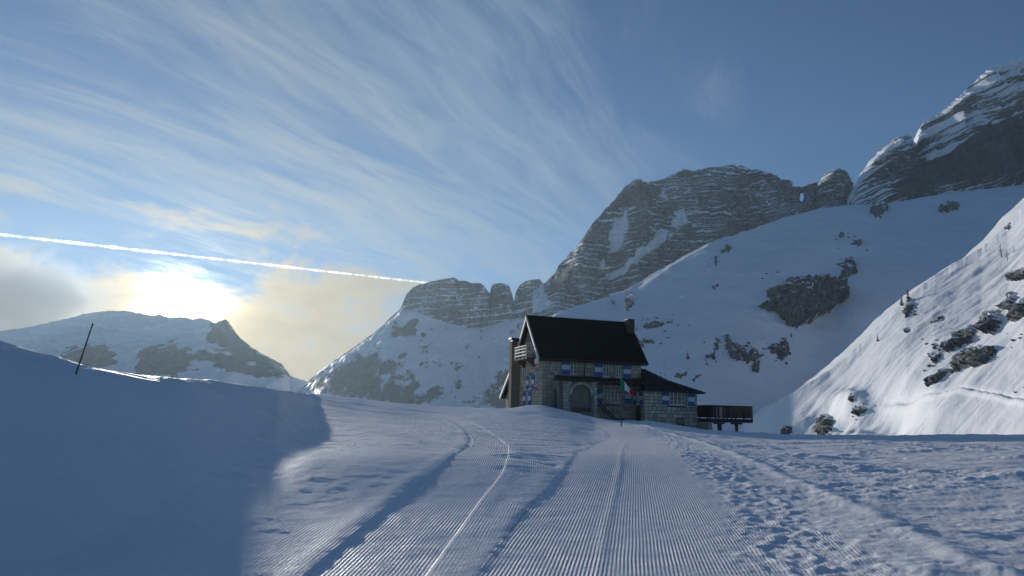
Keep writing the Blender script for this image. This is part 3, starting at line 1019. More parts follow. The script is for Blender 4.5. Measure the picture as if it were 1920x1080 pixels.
def scatter(tree, areas, label, group, seed):
    q = random.Random(seed)
    for (cx, cy, sx, sy, n, lo, hi, ang) in areas:
        for _ in range(n):
            a, b = q.gauss(0, sx), q.gauss(0, sy)
            c_, s_ = math.cos(R(ang)), math.sin(R(ang))
            h = tree.ray_cast(Vector(EYE), Vector(ray(cx + a * c_ - b * s_, cy - a * s_ - b * c_)).normalized())
            if h[0] is None:
                continue
            nn = h[1] if h[1].z > 0 else -h[1]
            o = link(bpy.data.objects.new('small_rock', q.choice(BOULDERS)))
            r_ = q.uniform(lo, hi) / F * (h[0] - Vector(EYE)).length * .5
            down = Vector((nn.x, nn.y, 0)).normalized()
            o.rotation_euler = (q.uniform(-.3, .3), q.uniform(-.3, .3), math.atan2(down.y, down.x) + q.uniform(-.4, .4))
            o.scale = (r_ * q.uniform(1.0, 2.0), r_ * q.uniform(.6, 1.0), r_ * q.uniform(.5, .9))
            o.location = h[0] - nn * r_ * .25
            tag(o, label, 'rock', group)


# (centre, spread along and across, how many, size range in photo pixels, tilt of the cluster)
for k_, (ar_, lb_) in enumerate((
        ((1765, 645, 28, 8, 14, 3, 8, 48), 'small dark rock in the streak of rocks left of the big overhanging rock'),
        ((1705, 590, 14, 5, 6, 3, 6, 50), 'small rock in snow near the thin skyline rock below the two spruces'),
        ((1760, 610, 18, 6, 6, 2, 6, 45), 'tiny rock in smooth snow above the dark upper rock'),
        ((1905, 640, 14, 8, 5, 3, 7, 60), 'small rock at the right edge below the blocky snow-capped rock'),
        ((1895, 560, 12, 8, 4, 3, 7, 50), 'small rock beside the slanting rock at the right edge'),
        ((1612, 775, 14, 8, 4, 3, 6, 10), 'small rock in the shaded hollow at the foot of the sunlit slope'),
        ((1750, 680, 18, 6, 7, 3, 8, 48), 'small rock just above the slanting lower rock of the sunlit slope'),
        ((1910, 725, 8, 6, 3, 2, 5, 50), 'tiny rock by the ski track at the right edge'))):
    scatter(LIT, [ar_], lb_, 'small rocks in the sunlit slope', 5 + k_)
for k_, (ar_, lb_) in enumerate((
        ((1345, 645, 14, 10, 10, 3, 7, 60), 'small rock beside the thin broken rib on the shaded slope'),
        ((1420, 655, 30, 12, 10, 3, 8, 0), 'small rock around the pronged rock band on the shaded slope'),
        ((1600, 450, 22, 7, 8, 3, 7, -10), 'small rock high on the shaded slope above the largest cliff'),
        ((1225, 605, 26, 8, 10, 3, 7, 10), 'small rock above the right end of the hut roof'),
        ((1185, 560, 8, 12, 6, 3, 7, 70), 'small rock by the narrow dark rock above the hut'),
        ((1345, 485, 14, 6, 5, 3, 6, 30), 'small rock near the skyline of the shaded slope'),
        ((1275, 700, 22, 5, 7, 2, 5, 0), 'tiny rock above the seamed wing roof'),
        ((1240, 640, 14, 8, 6, 3, 7, 30), 'small rock right behind the roof chimney'),
        ((1450, 520, 14, 8, 6, 3, 7, 20), 'small rock at the upper left edge of the largest cliff'))):
    scatter(SLOPE, [ar_], lb_, 'small rocks in the shaded slope', 30 + k_)


# ------------------------------------------------------------------ hut
class MB:
    """collects simple solids and builds them as one mesh object"""
    def __init__(s):
        s.v, s.f = [], []

    def add(s, vs, fs):
        n = len(s.v)
        s.v += [tuple(q) for q in vs]
        s.f += [tuple(i + n for i in q) for q in fs]
        return s

    def hexa(s, p):
        return s.add(p, [(0, 3, 2, 1), (4, 5, 6, 7), (0, 1, 5, 4), (1, 2, 6, 5), (2, 3, 7, 6), (3, 0, 4, 7)])

    def box(s, u0, u1, v0, v1, z0, z1):
        return s.hexa([(u0, v0, z0), (u1, v0, z0), (u1, v1, z0), (u0, v1, z0), (u0, v0, z1), (u1, v0, z1), (u1, v1, z1), (u0, v1, z1)])

    def prism(s, poly, off):
        """polygon of 3-D points swept by the vector off"""
        n = len(poly)
        q = [tuple(a[i] + off[i] for i in range(3)) for a in poly]
        return s.add(list(poly) + q, [tuple(range(n - 1, -1, -1)), tuple(range(n, 2 * n))] + [(i, (i + 1) % n, n + (i + 1) % n, n + i) for i in range(n)])

    def tube(s, a, b, r, r2=None, n=8):
        a, b = Vector(a), Vector(b)
        r2 = r if r2 is None else r2
        d = (b - a).normalized()
        x = d.orthogonal().normalized()
        y = d.cross(x)
        vs = [a + (x * math.cos(2 * math.pi * i / n) + y * math.sin(2 * math.pi * i / n)) * r for i in range(n)]
        vs += [b + (x * math.cos(2 * math.pi * i / n) + y * math.sin(2 * math.pi * i / n)) * r2 for i in range(n)]
        return s.add(vs, [(i, (i + 1) % n, n + (i + 1) % n, n + i) for i in range(n)] + [tuple(range(n - 1, -1, -1)), tuple(range(n, 2 * n))])

    def mesh(s, name, mat, bevel=0.0):
        me = bpy.data.meshes.new(name)
        me.from_pydata(s.v, [], s.f)
        import bmesh
        bm = bmesh.new()
        bm.from_mesh(me)
        bmesh.ops.recalc_face_normals(bm, faces=bm.faces)
        if bevel:
            bmesh.ops.bevel(bm, geom=list(bm.edges), offset=bevel, segments=1, affect='EDGES', clamp_overlap=True)
        bm.to_mesh(me)
        bm.free()
        for m in (mat if isinstance(mat, (list, tuple)) else [mat]):
            me.materials.append(m)
        return me

    def build(s, name, mat, parent=None, bevel=0.0):
        return link(bpy.data.objects.new(name, s.mesh(name, mat, bevel)), parent)


def empty(name, loc=(0, 0, 0), rz=0.0):
    o = bpy.data.objects.new(name, None)
    o.empty_display_size = 0.3
    link(o)
    o.location = loc
    o.rotation_euler = (0, 0, rz)
    return o


def stone_material(name, a, b):
    m, k, bs = material(name)
    g = k.n('ShaderNodeNewGeometry')
    oi = k.n('ShaderNodeObjectInfo').outputs['Random']
    rn = k.m('FRACT', k.m('ADD', g.outputs['Random Per Island'], oi))
    n = k.noise(g.outputs['Position'], 5.0, 6, 0.65)
    f = k.m('ADD', k.m('MULTIPLY', rn, 0.65), k.m('MULTIPLY', n, 0.45))
    k.put(bs.inputs['Base Color'], k.mix(f, a + (1,), b + (1,)))
    bs.inputs['Roughness'].default_value = 0.9
    bs.inputs['Specular IOR Level'].default_value = 0.2
    bp = k.n('ShaderNodeBump', i_Height=k.noise(g.outputs['Position'], 14, 5), i_Strength=0.6)
    bp.inputs['Distance'].default_value = 0.05
    k.put(bs.inputs['Normal'], bp.outputs[0])
    return m


M_STONE = stone_material('limestone_blocks', (0.25, 0.215, 0.165), (0.66, 0.60, 0.49))
M_STONE_DARK = stone_material('weathered_stone', (0.25, 0.21, 0.155), (0.52, 0.455, 0.355))
M_MORTAR = plain('mortar', (0.17, 0.165, 0.155), 0.95, 0.3, 2.0, bump=0.4)
M_STACK = plain('weathered_chimney_stone', (0.15, 0.135, 0.11), 0.9, 0.45, 2.5, bump=0.6)
M_DARKSTONE = plain('dark_stone', (0.055, 0.052, 0.047), 0.9, 0.4, 4.0)  # darker stone tone for the ridge chimney
M_JOINT = plain('dark_joint_mortar', (0.06, 0.058, 0.052), 0.95, 0.3, 2.0)
M_ROOF = plain('black_sheet_roof', (0.003, 0.0035, 0.006), 0.7, 0.3, 1.5, spec=0.03)
M_ROOF2 = plain('dark_seamed_roof', (0.009, 0.010, 0.017), 0.6, 0.3, 1.5, spec=0.06)
M_SEAM = plain('roof_seam_metal', (0.05, 0.05, 0.065), 0.5, 0.2, 2.0)
M_TRIM = plain('pale_larch_board', (0.62, 0.58, 0.51), 0.7, 0.15, 4.0)
M_TIMBER = plain('brown_timber', (0.10, 0.055, 0.032), 0.8, 0.4, 5.0, bump=0.3)
M_DARKWOOD = plain('dark_stained_wood', (0.014, 0.011, 0.009), 0.8, 0.45, 5.0, bump=0.3)
M_DOOR = plain('grey_green_door', (0.15, 0.16, 0.13), 0.75, 0.25, 4.0)
M_BLUE = plain('blue_shutter_paint', (0.008, 0.12, 0.34), 0.6, 0.15, 4.0)
M_NAVY = plain('navy_plastic', (0.012, 0.04, 0.10), 0.6, 0.2, 4.0)  # dark blue for the storage box
M_WHITE = plain('white_paint', (0.62, 0.62, 0.60), 0.55, 0.06, 4.0)
M_METAL = plain('dark_metal', (0.03, 0.03, 0.033), 0.45, 0.2, 4.0, metallic=0.6)
M_CURTAIN = plain('curtain', (0.42, 0.40, 0.34), 0.9, 0.15, 6.0)


def glass_material():
    m, k, b = material('window_glass')
    b.inputs['Base Color'].default_value = (0.012, 0.014, 0.016, 1)
    b.inputs['Roughness'].default_value = 0.06
    b.inputs['Specular IOR Level'].default_value = 0.6
    bp = k.n('ShaderNodeBump', i_Height=k.noise(k.n('ShaderNodeTexCoord').outputs['Object'], 1.6, 2), i_Strength=0.05)
    k.put(b.inputs['Normal'], bp.outputs[0])
    return m


M_GLASS = glass_material()

ALPHA = R(19.5)
HUT_O = at(1016, 765, 85.0)
HUT_O[2] = 0.0
hut = empty('mountain_hut', HUT_O, ALPHA)
tag(hut, 'dark roofed stone mountain hut with blue and white shutters standing on the snow', 'hut')

L, RV, RZ, EZ = 12.65, 3.7, 13.75, 8.45         # length, ridge position, ridge height, eave height
SL = (RZ - EZ) / (RV + 0.6)
zr = lambda v: RZ - SL * abs(v - RV)            # top of the roof
BK = (8.0, RZ - SL * (8.0 - RV), 12.9, 4.35)      # where the rear slope eases out, and its foot
MB().prism([(0, 0, -2), (0, 0, 8.5), (0, RV, RZ - .45), (0, 8.0, BK[1] - .4), (0, 12.3, 4.4), (0, 12.3, -2)], (L, 0, 0)).build('wall', M_MORTAR, hut)

t = .22
roof = MB()
prof = [(-.62, EZ - .03), (RV, RZ), (BK[0], BK[1]), (BK[2], BK[3])]
for (a, za), (b, zb) in zip(prof[:-1], prof[1:]):
    roof.hexa([(-.62, a, za - t), (13.3, a, za - t), (13.3, b, zb - t), (-.62, b, zb - t), (-.62, a, za), (13.3, a, za), (13.3, b, zb), (-.62, b, zb)])
roof_o = roof.build('roof', M_ROOF, hut)
MB().prism([(-.66, RV - .25, RZ - .27), (-.66, RV, RZ + .07), (-.66, RV + .25, RZ - .27)], (14.0, 0, 0)).build('ridge_cap', M_ROOF, roof_o)
for k in range(23):                              # standing seams on the side seen
    u = -.3 + k * .59
    MB().hexa([(u, -.63, EZ - .05), (u + .035, -.63, EZ - .05), (u + .035, RV - .25, RZ - .32), (u, RV - .25, RZ - .32),
               (u, -.63, EZ + .02), (u + .035, -.63, EZ + .02), (u + .035, RV - .25, RZ - .26), (u, RV - .25, RZ - .26)]).build('seam', M_ROOF, roof_o)
# barge boards: pale planks, their faces tilted on purpose to catch the low sun
for a, b, k in ((prof[0], prof[1], .10), (prof[1], prof[2], -.10), (prof[2], prof[3], -.10)):
    (va, za), (vb, zb) = a, b
    ln = math.hypot(vb - va, zb - za)
    nv, nz = (zb - za) / ln * .40, -(vb - va) / ln * .40      # across the board, downwards
    o1, o2 = (-.80, -.80 + k) if k > 0 else (-.80 - k, -.80)
    MB().hexa([(o2, va + nv, za + nz), (o2, vb + nv, zb + nz), (-.63, vb + nv, zb + nz), (-.63, va + nv, za + nz),
               (o1, va, za + .03), (o1, vb, zb + .03), (-.63, vb, zb + .03), (-.63, va, za + .03)]).build('barge_board', M_TRIM, roof_o)
# boarded end of the eave
MB().box(-.78, -.60, -.50, .55, EZ - .62, EZ - .10).build('eave_end_board', M_TRIM, roof_o)
MB().box(-.55, 13.2, -.56, -.02, EZ - .36, EZ - .27).build('soffit', M_TIMBER, roof_o)
MB().tube((-.5, -.72, EZ - .12), (13.25, -.72, EZ - .12), .085).build('gutter', M_METAL, roof_o)
MB().tube((5.18, -.16, EZ - .2), (5.18, -.16, 6.3), .06).build('downpipe', M_METAL, hut)
# ridge chimney at the far end
ch = MB().box(12.35, 13.25, RV - 1.15, RV - .1, RZ - 2.6, RZ + .2).build('chimney', M_DARKSTONE, roof_o)
MB().box(12.28, 13.32, RV - 1.22, RV - .03, RZ + .2, RZ + .3).build('chimney_cap', M_METAL, roof_o)
# stack on the gable
st = MB().box(-1.12, -.003, 7.3, 8.25, -1, 11.0).build('gable_chimney', M_STACK, hut, .03)
MB().box(-1.0, -.12, 7.42, 8.13, 11.0, 11.25).build('chimney_throat', M_METAL, st)
cap = []
for i in range(9):
    q = math.pi * i / 8
    cap.append((-1.24, 7.78 + .62 * math.cos(q), 11.25 + .22 * math.sin(q)))
MB().prism(cap, (1.2, 0, 0)).build('chimney_cap', M_METAL, st)

# balcony in the gable
bal = MB().box(-1.25, 0, 1.95, 5.75, 8.48, 8.62).build('balcony', M_TIMBER, hut)
for z in (8.86, 9.24, 9.60, 9.93):  # rail faces slanted so that they catch the sun
    MB().hexa([(-1.34, 1.93, z), (-1.34, 5.78, z), (-1.26, 5.78, z), (-1.26, 1.93, z), (-1.30, 1.93, z + .14), (-1.30, 5.78, z + .14), (-1.26, 5.78, z + .14), (-1.26, 1.93, z + .14)]).build('rail', M_TRIM, bal)
for v in (1.95, 3.2, 4.45, 5.68):
    MB().box(-1.26, -1.16, v, v + .1, 8.45, 10.08).build('post', M_TRIM, bal)
for z in (9.24, 9.93):
    MB().box(-1.16, 0, 1.96, 2.02, z, z + .12).build('rail', M_TRIM, bal)
for v in (2.2, 5.3):
    MB().hexa([(-1.1, v, 8.30), (-1.1, v + .15, 8.30), (-.02, v + .15, 7.5), (-.02, v, 7.5), (-1.1, v, 8.48), (-1.1, v + .15, 8.48), (-.02, v + .15, 8.48), (-.02, v, 8.48)]).build('bracket', M_TIMBER, bal)


class Face:
    """maps wall coordinates (along, out, up) to the hut: front faces look to -v, side faces to -u"""
    def __init__(s, kind, pos):
        s.k, s.p = kind, pos

    def __call__(s, a, out, z):
        return (a, s.p - out, z) if s.k == 'front' else (s.p - out, a, z)

    def box(s, mb, a0, a1, o0, o1, z0, z1):
        c = [s(a, o, z) for z in (z0, z1) for a, o in ((a0, o0), (a1, o0), (a1, o1), (a0, o1))]
        return mb.hexa(c)

    def part(s, name, mat, parent, a0, a1, o0, o1, z0, z1, bevel=0.0):
        return s.box(MB(), a0, a1, o0, o1, z0, z1).build(name, mat, parent, bevel)


def window(face, a0, a1, z0, z1, lights=2, bars=2, curtain=True, sill=True):
    w_ = face.part('window', M_GLASS, hut, a0, a1, .004, .02, z0, z1)
    f = .075
    for nm, b in (('frame', (a0, a0 + f, z0, z1)), ('frame', (a1 - f, a1, z0, z1)), ('frame', (a0 + f, a1 - f, z1 - f, z1)), ('frame', (a0 + f, a1 - f, z0, z0 + f))):
        face.part(nm, M_WHITE, w_, b[0], b[1], .02, .09, b[2], b[3])
    for i in range(1, lights):
        c = a0 + (a1 - a0) * i / lights
        face.part('mullion', M_WHITE, w_, c - .05, c + .05, .02, .085, z0 + f, z1 - f)
    for j in range(1, bars + 1):
        z = z0 + (z1 - z0) * j / (bars + 1)
        for i in range(lights):
            c0, c1 = a0 + (a1 - a0) * i / lights, a0 + (a1 - a0) * (i + 1) / lights
            face.part('glazing_bar', M_WHITE, w_, c0 + .05, c1 - .05, .02, .05, z - .018, z + .018)
    if sill:
        face.part('sill', M_STONE, w_, a0 - .12, a1 + .12, .0, .2, z0 - .13, z0 - .002)
    return w_


def shutter(face, a0, a1, z0, z1, out=.09):
    """boarded shutter, blue with a white band across"""
    s_ = face.part('shutter', M_BLUE, hut, a0, a1, out, out + .05, z0, z1)
    h = z1 - z0
    n = 4
    for i in range(n):
        b0, b1 = a0 + (a1 - a0) * i / n + .008, a0 + (a1 - a0) * (i + 1) / n - .008
        face.part('board', M_BLUE, s_, b0, b1, out + .051, out + .065, z0 + .02, z0 + h * .335)
        face.part('white_board', M_WHITE, s_, b0, b1, out + .051, out + .066, z0 + h * .34, z0 + h * .66)
        face.part('board', M_BLUE, s_, b0, b1, out + .051, out + .065, z0 + h * .665, z1 - .02)
    for z in (z0 + h * .12, z0 + h * .86):
        face.part('hinge', M_METAL, s_, a0 + .05, a1 - .1, out + .067, out + .077, z - .02, z + .02)
    return s_


FR, GB = Face('front', 0.0), Face('side', 0.0)
PO, WG, WS = Face('front', -2.6), Face('front', -2.6), Face('side', 11.55)
# upper storey
window(FR, 3.43, 4.2, 6.78, 8.3, 2, 2)
shutter(FR, 2.33, 3.35, 6.74, 8.34)
window(FR, 7.6, 8.36, 6.66, 8.2, 2, 2)
shutter(FR, 6.5, 7.5, 6.62, 8.24)
window(FR, 9.25, 9.95, 6.66, 7.98, 2, 2)
shutter(FR, 10.25, 11.2, 6.52, 8.18)
window(FR, 1.1, 1.38, 6.95, 8.1, 1, 1, sill=False)
# ground floor, behind the porch
window(FR, 7.62, 9.98, 3.68, 5.18, 5, 2)
shutter(FR, 6.62, 7.5, 3.66, 5.2)
shutter(FR, 10.42, 11.3, 3.66, 5.3)
# gable windows
window(GB, 1.05, 1.95, 5.45, 7.0, 2, 2)
window(GB, 1.1, 1.95, 3.2, 4.4, 2, 1)
window(GB, 3.0, 3.9, 5.1, 6.6, 2, 2)
shutter(GB, 2.12, 2.96, 5.05, 6.65)
shutter(GB, 3.95, 4.8, 5.05, 6.65)
window(GB, 4.1, 4.9, 3.25, 4.75, 2, 2)
shutter(GB, 3.2, 4.06, 3.2, 4.8)
shutter(GB, 4.95, 5.8, 3.2, 4.8)
window(GB, 3.3, 4.4, 8.63, 10.6, 2, 2, sill=False)
window(GB, 5.6, 6.2, 6.4, 7.6, 1, 2)
# wing
window(WG, 14.85, 16.95, 3.57, 5.02, 4, 2)
shutter(WG, 13.86, 14.74, 3.55, 5.05)
shutter(WG, 17.32, 18.22, 3.48, 5.05)
window(WS, -1.65, -1.05, 3.6, 5.0, 2, 2)
shutter(WS, -.95, -.3, 3.5, 5.0)
shutter(WS, -2.4, -1.75, 3.5, 5.0)

# porch with its arch
def arch_pts(a0, a1, z0, zt, n=14):
    r = (a1 - a0) / 2
    zs = zt - r * .92
    pts = [(a0, z0)] + [((a0 + a1) / 2 - r * math.cos(math.pi * i / n), zs + (zt - zs) * math.sin(math.pi * i / n)) for i in range(n + 1)] + [(a1, z0)]
    return pts


def arch_wall(face, a0, a1, z0, z1, hole, thick):
    mb = MB()
    pts = arch_pts(*hole)
    ca = (hole[0] + hole[1]) / 2
    outer = []
    for a, z in pts:
        if z <= pts[1][1] + .01:
            outer.append((a0 if a < ca else a1, z))
        else:
            q = (a - hole[0]) / (hole[1] - hole[0])
            outer.append((a0 + (a1 - a0) * q, z1))
    for i in range(len(pts) - 1):
        c = [pts[i], pts[i + 1], outer[i + 1], outer[i]]
        mb.hexa([face(a, -thick, z) for a, z in c] + [face(a, 0, z) for a, z in c])
    # upper corners
    for a_, k in ((a0, 1), (a1, -2)):
        c = [outer[k], (a_, z1), outer[k + 1] if k == 1 else outer[k - 1], ]
        mb.prism([face(a, -thick, z) for a, z in c], tuple(np.subtract(face(0, 0, 0), face(0, -thick, 0))))
    return mb


porch = arch_wall(PO, 1.48, 5.6, -1, 5.9, (2.48, 4.87, 2.5, 5.5), .45).build('porch', M_MORTAR, hut)
sidef = Face('side', 1.48)
arch_wall(sidef, -2.15, 0, -1, 5.9, (-1.75, -.55, 2.4, 5.1), -.4).build('porch_side', M_MORTAR, porch)
MB().box(5.2, 5.6, -2.14, 0, -1, 5.88).build('porch_side', M_MORTAR, porch)
MB().box(1.5, 5.58, -2.5, 0, -1, 2.5).build('porch_floor', M_MORTAR, porch)
for i in range(8):                               # plank doors set back in the arch
    a0 = 2.40 + i * .318
    PO.part('door_plank', M_DOOR, porch, a0, a0 + .306, -.42, -.36 + .02 * (i % 2), 2.75, 5.55)
for a in (2.95, 4.05):
    PO.part('door_glass', M_GLASS, porch, a, a + .42, -.36, -.33, 3.75, 4.95)
PO.part('door_kickboard', M_TIMBER, porch, 2.40, 4.95, -.355, -.30, 2.45, 3.0)
# arch stones
ap = arch_pts(2.48, 4.87, 2.5, 5.5, 13)
apo = [((a - 3.675) * 1.24 + 3.675, (z - 4.3) * 1.25 + 4.3 if z > 4.35 else z) for a, z in ap]
for i in range(1, len(ap) - 2):
    c = [ap[i], ap[i + 1], apo[i + 1], apo[i]]
    cc = np.mean(c, 0)
    c = [tuple(cc + (np.array(q) - cc) * .94) for q in c]
    MB().hexa([PO(a, 0.0, z) for a, z in c] + [PO(a, .05 + .02 * rnd.random(), z) for a, z in c]).build('arch_stone', M_STONE, porch)

# canopy roof running along the front
can = MB()
can.hexa([(.95, -3.1, 5.86), (11.5, -3.1, 5.86), (12.6, -.005, 6.38), (1.6, -.005, 6.38), (.95, -3.1, 6.02), (11.5, -3.1, 6.02), (12.6, -.005, 6.55), (1.6, -.005, 6.55)])
can_o = can.build('canopy_roof', M_ROOF, hut)
MB().box(.93, 11.52, -3.16, -3.1, 5.80, 6.04).build('fascia', M_DARKWOOD, can_o)
for u in (6.6, 8.0, 9.4, 10.8):
    MB().box(u, u + .14, -3.0, -.02, 5.70, 5.84).build('rafter', M_DARKWOOD, can_o)

# wing
wing = MB().box(11.55, 18.6, -2.6, 4.6, -2.5, 5.12).build('wing_wall', M_JOINT, hut)
wr = MB()
Ew = [(11.1, -3.25, 5.20), (19.3, -3.25, 5.12), (19.3, 5.4, 5.12), (12.66, 5.4, 5.12)]
# the hip swings out a little near its foot
top0, top1 = (12.67, 1.2, 7.95), (13.85, 1.2, 7.85)
mid = (15.9, -.75, 6.5)
midb = (15.9, 3.0, 6.5)
lip = (12.67, 0.01, 7.2)
vs_ = [Ew[0], Ew[1], mid, top1, top0, lip, Ew[2], midb, Ew[3]]
wr.add(vs_, [(0, 1, 2, 3, 4, 5), (1, 6, 7, 2), (2, 7, 3), (6, 8, 4, 3, 7)])
wr.add([(a, b, c - .2) for a, b, c in vs_], [(0, 5, 4, 3, 2, 1), (1, 2, 7, 6), (2, 3, 7), (6, 7, 3, 4, 8)])
n0 = len(wr.v) - 18
for i, j in ((0, 1), (1, 6), (6, 8)):
    wr.f.append((i, j, j + 9, i + 9))
me = bpy.data.meshes.new('wing_roof')
me.from_pydata(wr.v, [], wr.f)
me.materials.append(M_ROOF2)
wroof = link(bpy.data.objects.new('wing_roof', me), hut)
for k in range(17):                              # raised seams running up the slope
    u = 11.6 + k * .455
    # find where the seam meets the hip
    if u < 12.7:
        e = (u, -3.25 + (u - 11.1) * 2.05, 5.21 + (u - 11.1) * 1.27)
        e = (12.66, .0, 7.18) if u > 12.5 else (u, -3.25 + 3.25 * (u - 11.1) / 1.57, 5.2 + 2.0 * (u - 11.1) / 1.57)
    elif u < 13.85:
        e = (u, 1.2, 7.93 - .08 * (u - 12.67))
    elif u < 15.9:
        q = (u - 13.85) / 2.05
        e = (u, 1.2 - 1.95 * q, 7.85 - 1.35 * q)
    else:
        q = (u - 15.9) / 3.4
        e = (u, -.75 - 2.5 * q, 6.5 - 1.38 * q)
    b = (u, -3.26, 5.2)
    MB().hexa([(u - .025, b[1], b[2] - .04), (u + .025, b[1], b[2] - .04), (u + .025, e[1], e[2] - .04), (u - .025, e[1], e[2] - .04),
               (u - .02, b[1], b[2] + .07), (u + .02, b[1], b[2] + .07), (u + .02, e[1], e[2] + .06), (u - .02, e[1], e[2] + .06)]).build('seam', M_SEAM, wroof)
MB().tube((11.2, -3.33, 5.12), (19.3, -3.33, 5.06), .08).build('gutter', M_METAL, wroof)
WG.part('cellar_window', M_GLASS, hut, 15.82, 16.76, .01, .06, 1.46, 1.96)
cd = [WS(a, .03, z) for a, z in arch_pts(-1.75, -.75, .8, 3.0, 8)]
MB().prism(cd, (-.06, 0, 0)).build('cellar_door', M_DARKWOOD, hut)

# --- stone facing, laid in courses
def courses(a0, a1, z0, z1, holes, h=.40, wmin=.38, wmax=.85):
    out = []
    z = z0
    while z < z1 - .1:
        hh = min(h * rnd.uniform(.8, 1.2), z1 - z)
        if z1 - z - hh < .15:
            hh = z1 - z
        a = a0
        while a < a1 - .02:
            ww = rnd.uniform(wmin, wmax)
            if a1 - a - ww < wmin * .6:
                ww = a1 - a
            segs = [(a, a + ww)]
            for (h0, h1, g0, g1) in holes:
                if g1 <= z + .04 or g0 >= z + hh - .04:
                    continue
                ns = []
                for s0, s1 in segs:
                    if h1 <= s0 or h0 >= s1:
                        ns.append((s0, s1))
                    else:
                        if h0 - s0 > .12: ns.append((s0, h0))
                        if s1 - h1 > .12: ns.append((h1, s1))
                segs = ns
            out += [(s0, s1, z, z + hh) for s0, s1 in segs]
            a += ww
        z += hh
    return out


def stone_verts(face, s0, s1, z0, z1):
    g = .018
    s0, s1, z0, z1 = s0 + g, s1 - g, z0 + g, z1 - g
    d = rnd.uniform(.035, .075)
    j = lambda: rnd.uniform(-.012, .012)
    back = [(s0, z0), (s1, z0), (s1, z1), (s0, z1)]
    b = .03
    front = [(s0 + b + j(), z0 + b + j()), (s1 - b + j(), z0 + b + j()), (s1 - b + j(), z1 - b + j()), (s0 + b + j(), z1 - b + j())]
    return [face(a, -.01, z) for a, z in back] + [face(a, d + j(), z) for a, z in front]


def facing(face, rects, holes, parent, single, mat, name='stone', **kw):
    """single: each stone its own object; otherwise one joined part"""
    mb = MB()
    for r in rects:
        for s in courses(*r, holes, **kw):
            v = stone_verts(face, *s)
            if single:
                MB().hexa(v).build(name, mat, parent)
            else:
                mb.hexa(v)
    if not single:
        o = mb.build('stone_facing', mat, parent)
        o['kind'] = 'stuff'


fr_holes = [(3.4, 4.25, 6.65, 8.32), (7.55, 8.4, 6.53, 8.22), (9.2, 10.0, 6.53, 8.0), (1.05, 1.42, 6.9, 8.15), (7.5, 10.1, 3.55, 5.2), (1.5, 5.6, -2, 6.0), (1.4, 12.7, 6.33, 6.6)]
facing(FR, [(0, 12.65, .2, 8.2)], fr_holes, hut, False, M_STONE_DARK)
gb_holes = [(1.0, 2.0, 5.3, 7.05), (1.05, 2.0, 3.05, 4.45), (2.95, 3.95, 4.95, 6.65), (4.05, 4.95, 3.1, 4.8), (3.25, 4.45, 8.5, 10.6), (5.55, 6.25, 6.27, 7.65), (7.28, 8.27, -2, 12)]
facing(GB, [(0, 12.2, 1.2, 4.2), (0, 10.8, 4.2, 5.4), (0, 9.4, 5.4, 6.6), (0, 7.9, 6.6, 8.3), (.35, 7.0, 8.3, 8.9), (1.0, 6.4, 8.9, 9.8), (1.8, 5.6, 9.8, 10.7)], gb_holes, hut, False, M_STONE_DARK)
ar = []
pp = arch_pts(2.48, 4.87, 2.5, 5.5, 13)
for i in range(1, 14):
    ar.append((min(pp[i][0], pp[i + 1][0]) - .28, max(pp[i][0], pp[i + 1][0]) + .28, 0, max(pp[i][1], pp[i + 1][1]) + .27))
facing(PO, [(1.48, 5.6, 1.0, 5.85)], ar, porch, True, M_STONE, h=.36)
facing(WG, [(11.55, 18.6, .4, 5.08)], [(14.72, 17.1, 3.42, 5.05), (15.76, 16.82, 1.42, 2.0)], wing, True, M_STONE, h=.40, wmin=.42, wmax=.80)
facing(WS, [(-2.6, 0, .8, 5.1)], [(-1.7, -1.0, 3.45, 5.05), (-1.8, -.7, .5, 3.05)], wing, False, M_STONE_DARK)

# ------------------------------------------------------------------ terrace deck
deck = empty('wooden_deck', HUT_O, ALPHA)
tag(deck, 'dark wooden terrace on posts with slatted railing at the right end of the hut', 'deck')
d0, d1, dv0, dv1, dz = 18.68, 24.55, -5.0, -1.0, 2.10
nb = 20
for i in range(nb):
    v = dv0 + (dv1 - dv0) * i / nb
    MB().box(d0, d1, v, v + (dv1 - dv0) / nb - .015, dz - .05, dz).build('floor_board', M_DARKWOOD, deck)
for v in (dv0 - .02, -3.0, dv1 - .2):
    MB().box(d0, d1, v, v + .18, dz - .42, dz - .052).build('beam', M_DARKWOOD, deck)
for k in range(6):
    u = d0 + .05 + k * 1.12
    MB().box(u, u + .14, dv0 + .17, -3.01, dz - .40, dz - .055).build('joist', M_DARKWOOD, deck)
for u in (20.0, 22.4):
    MB().box(u, u + .26, dv0 + .25, dv0 + .51, -3, dz - .43).build('post', M_DARKWOOD, deck)
    MB().hexa([(u - .5, dv0 + .3, dz - .62), (u + .76, dv0 + .3, dz - .62), (u + .76, dv0 + .46, dz - .62), (u - .5, dv0 + .46, dz - .62),
               (u - .7, dv0 + .3, dz - .43), (u + .96, dv0 + .3, dz - .43), (u + .96, dv0 + .46, dz - .43), (u - .7, dv0 + .46, dz - .43)]).build('bracket', M_DARKWOOD, deck)
    MB().box(u, u + .26, dv1 - .6, dv1 - .34, -3, dz - .43).build('post', M_DARKWOOD, deck)
MB().box(d0 - .02, d0 + .5, dv0 + .3, dv1, -2.5, dz - .43).build('pier', M_STONE_DARK, deck)
RT = 3.62
for a, b, c, d in ((d0, d1, dv0, dv0 + .12), (d0, d1, dv1 - .12, dv1), (d1 - .12, d1, dv0 + .121, dv1 - .121), (d0, d0 + .12, dv0 + .121, dv1 - .121)):
    MB().box(a, b, c, d, RT - .1, RT).build('top_rail', M_DARKWOOD, deck)
    MB().box(a + .03, b - .03, c + .03, d - .03, dz + .12, dz + .2).build('bottom_rail', M_DARKWOOD, deck)
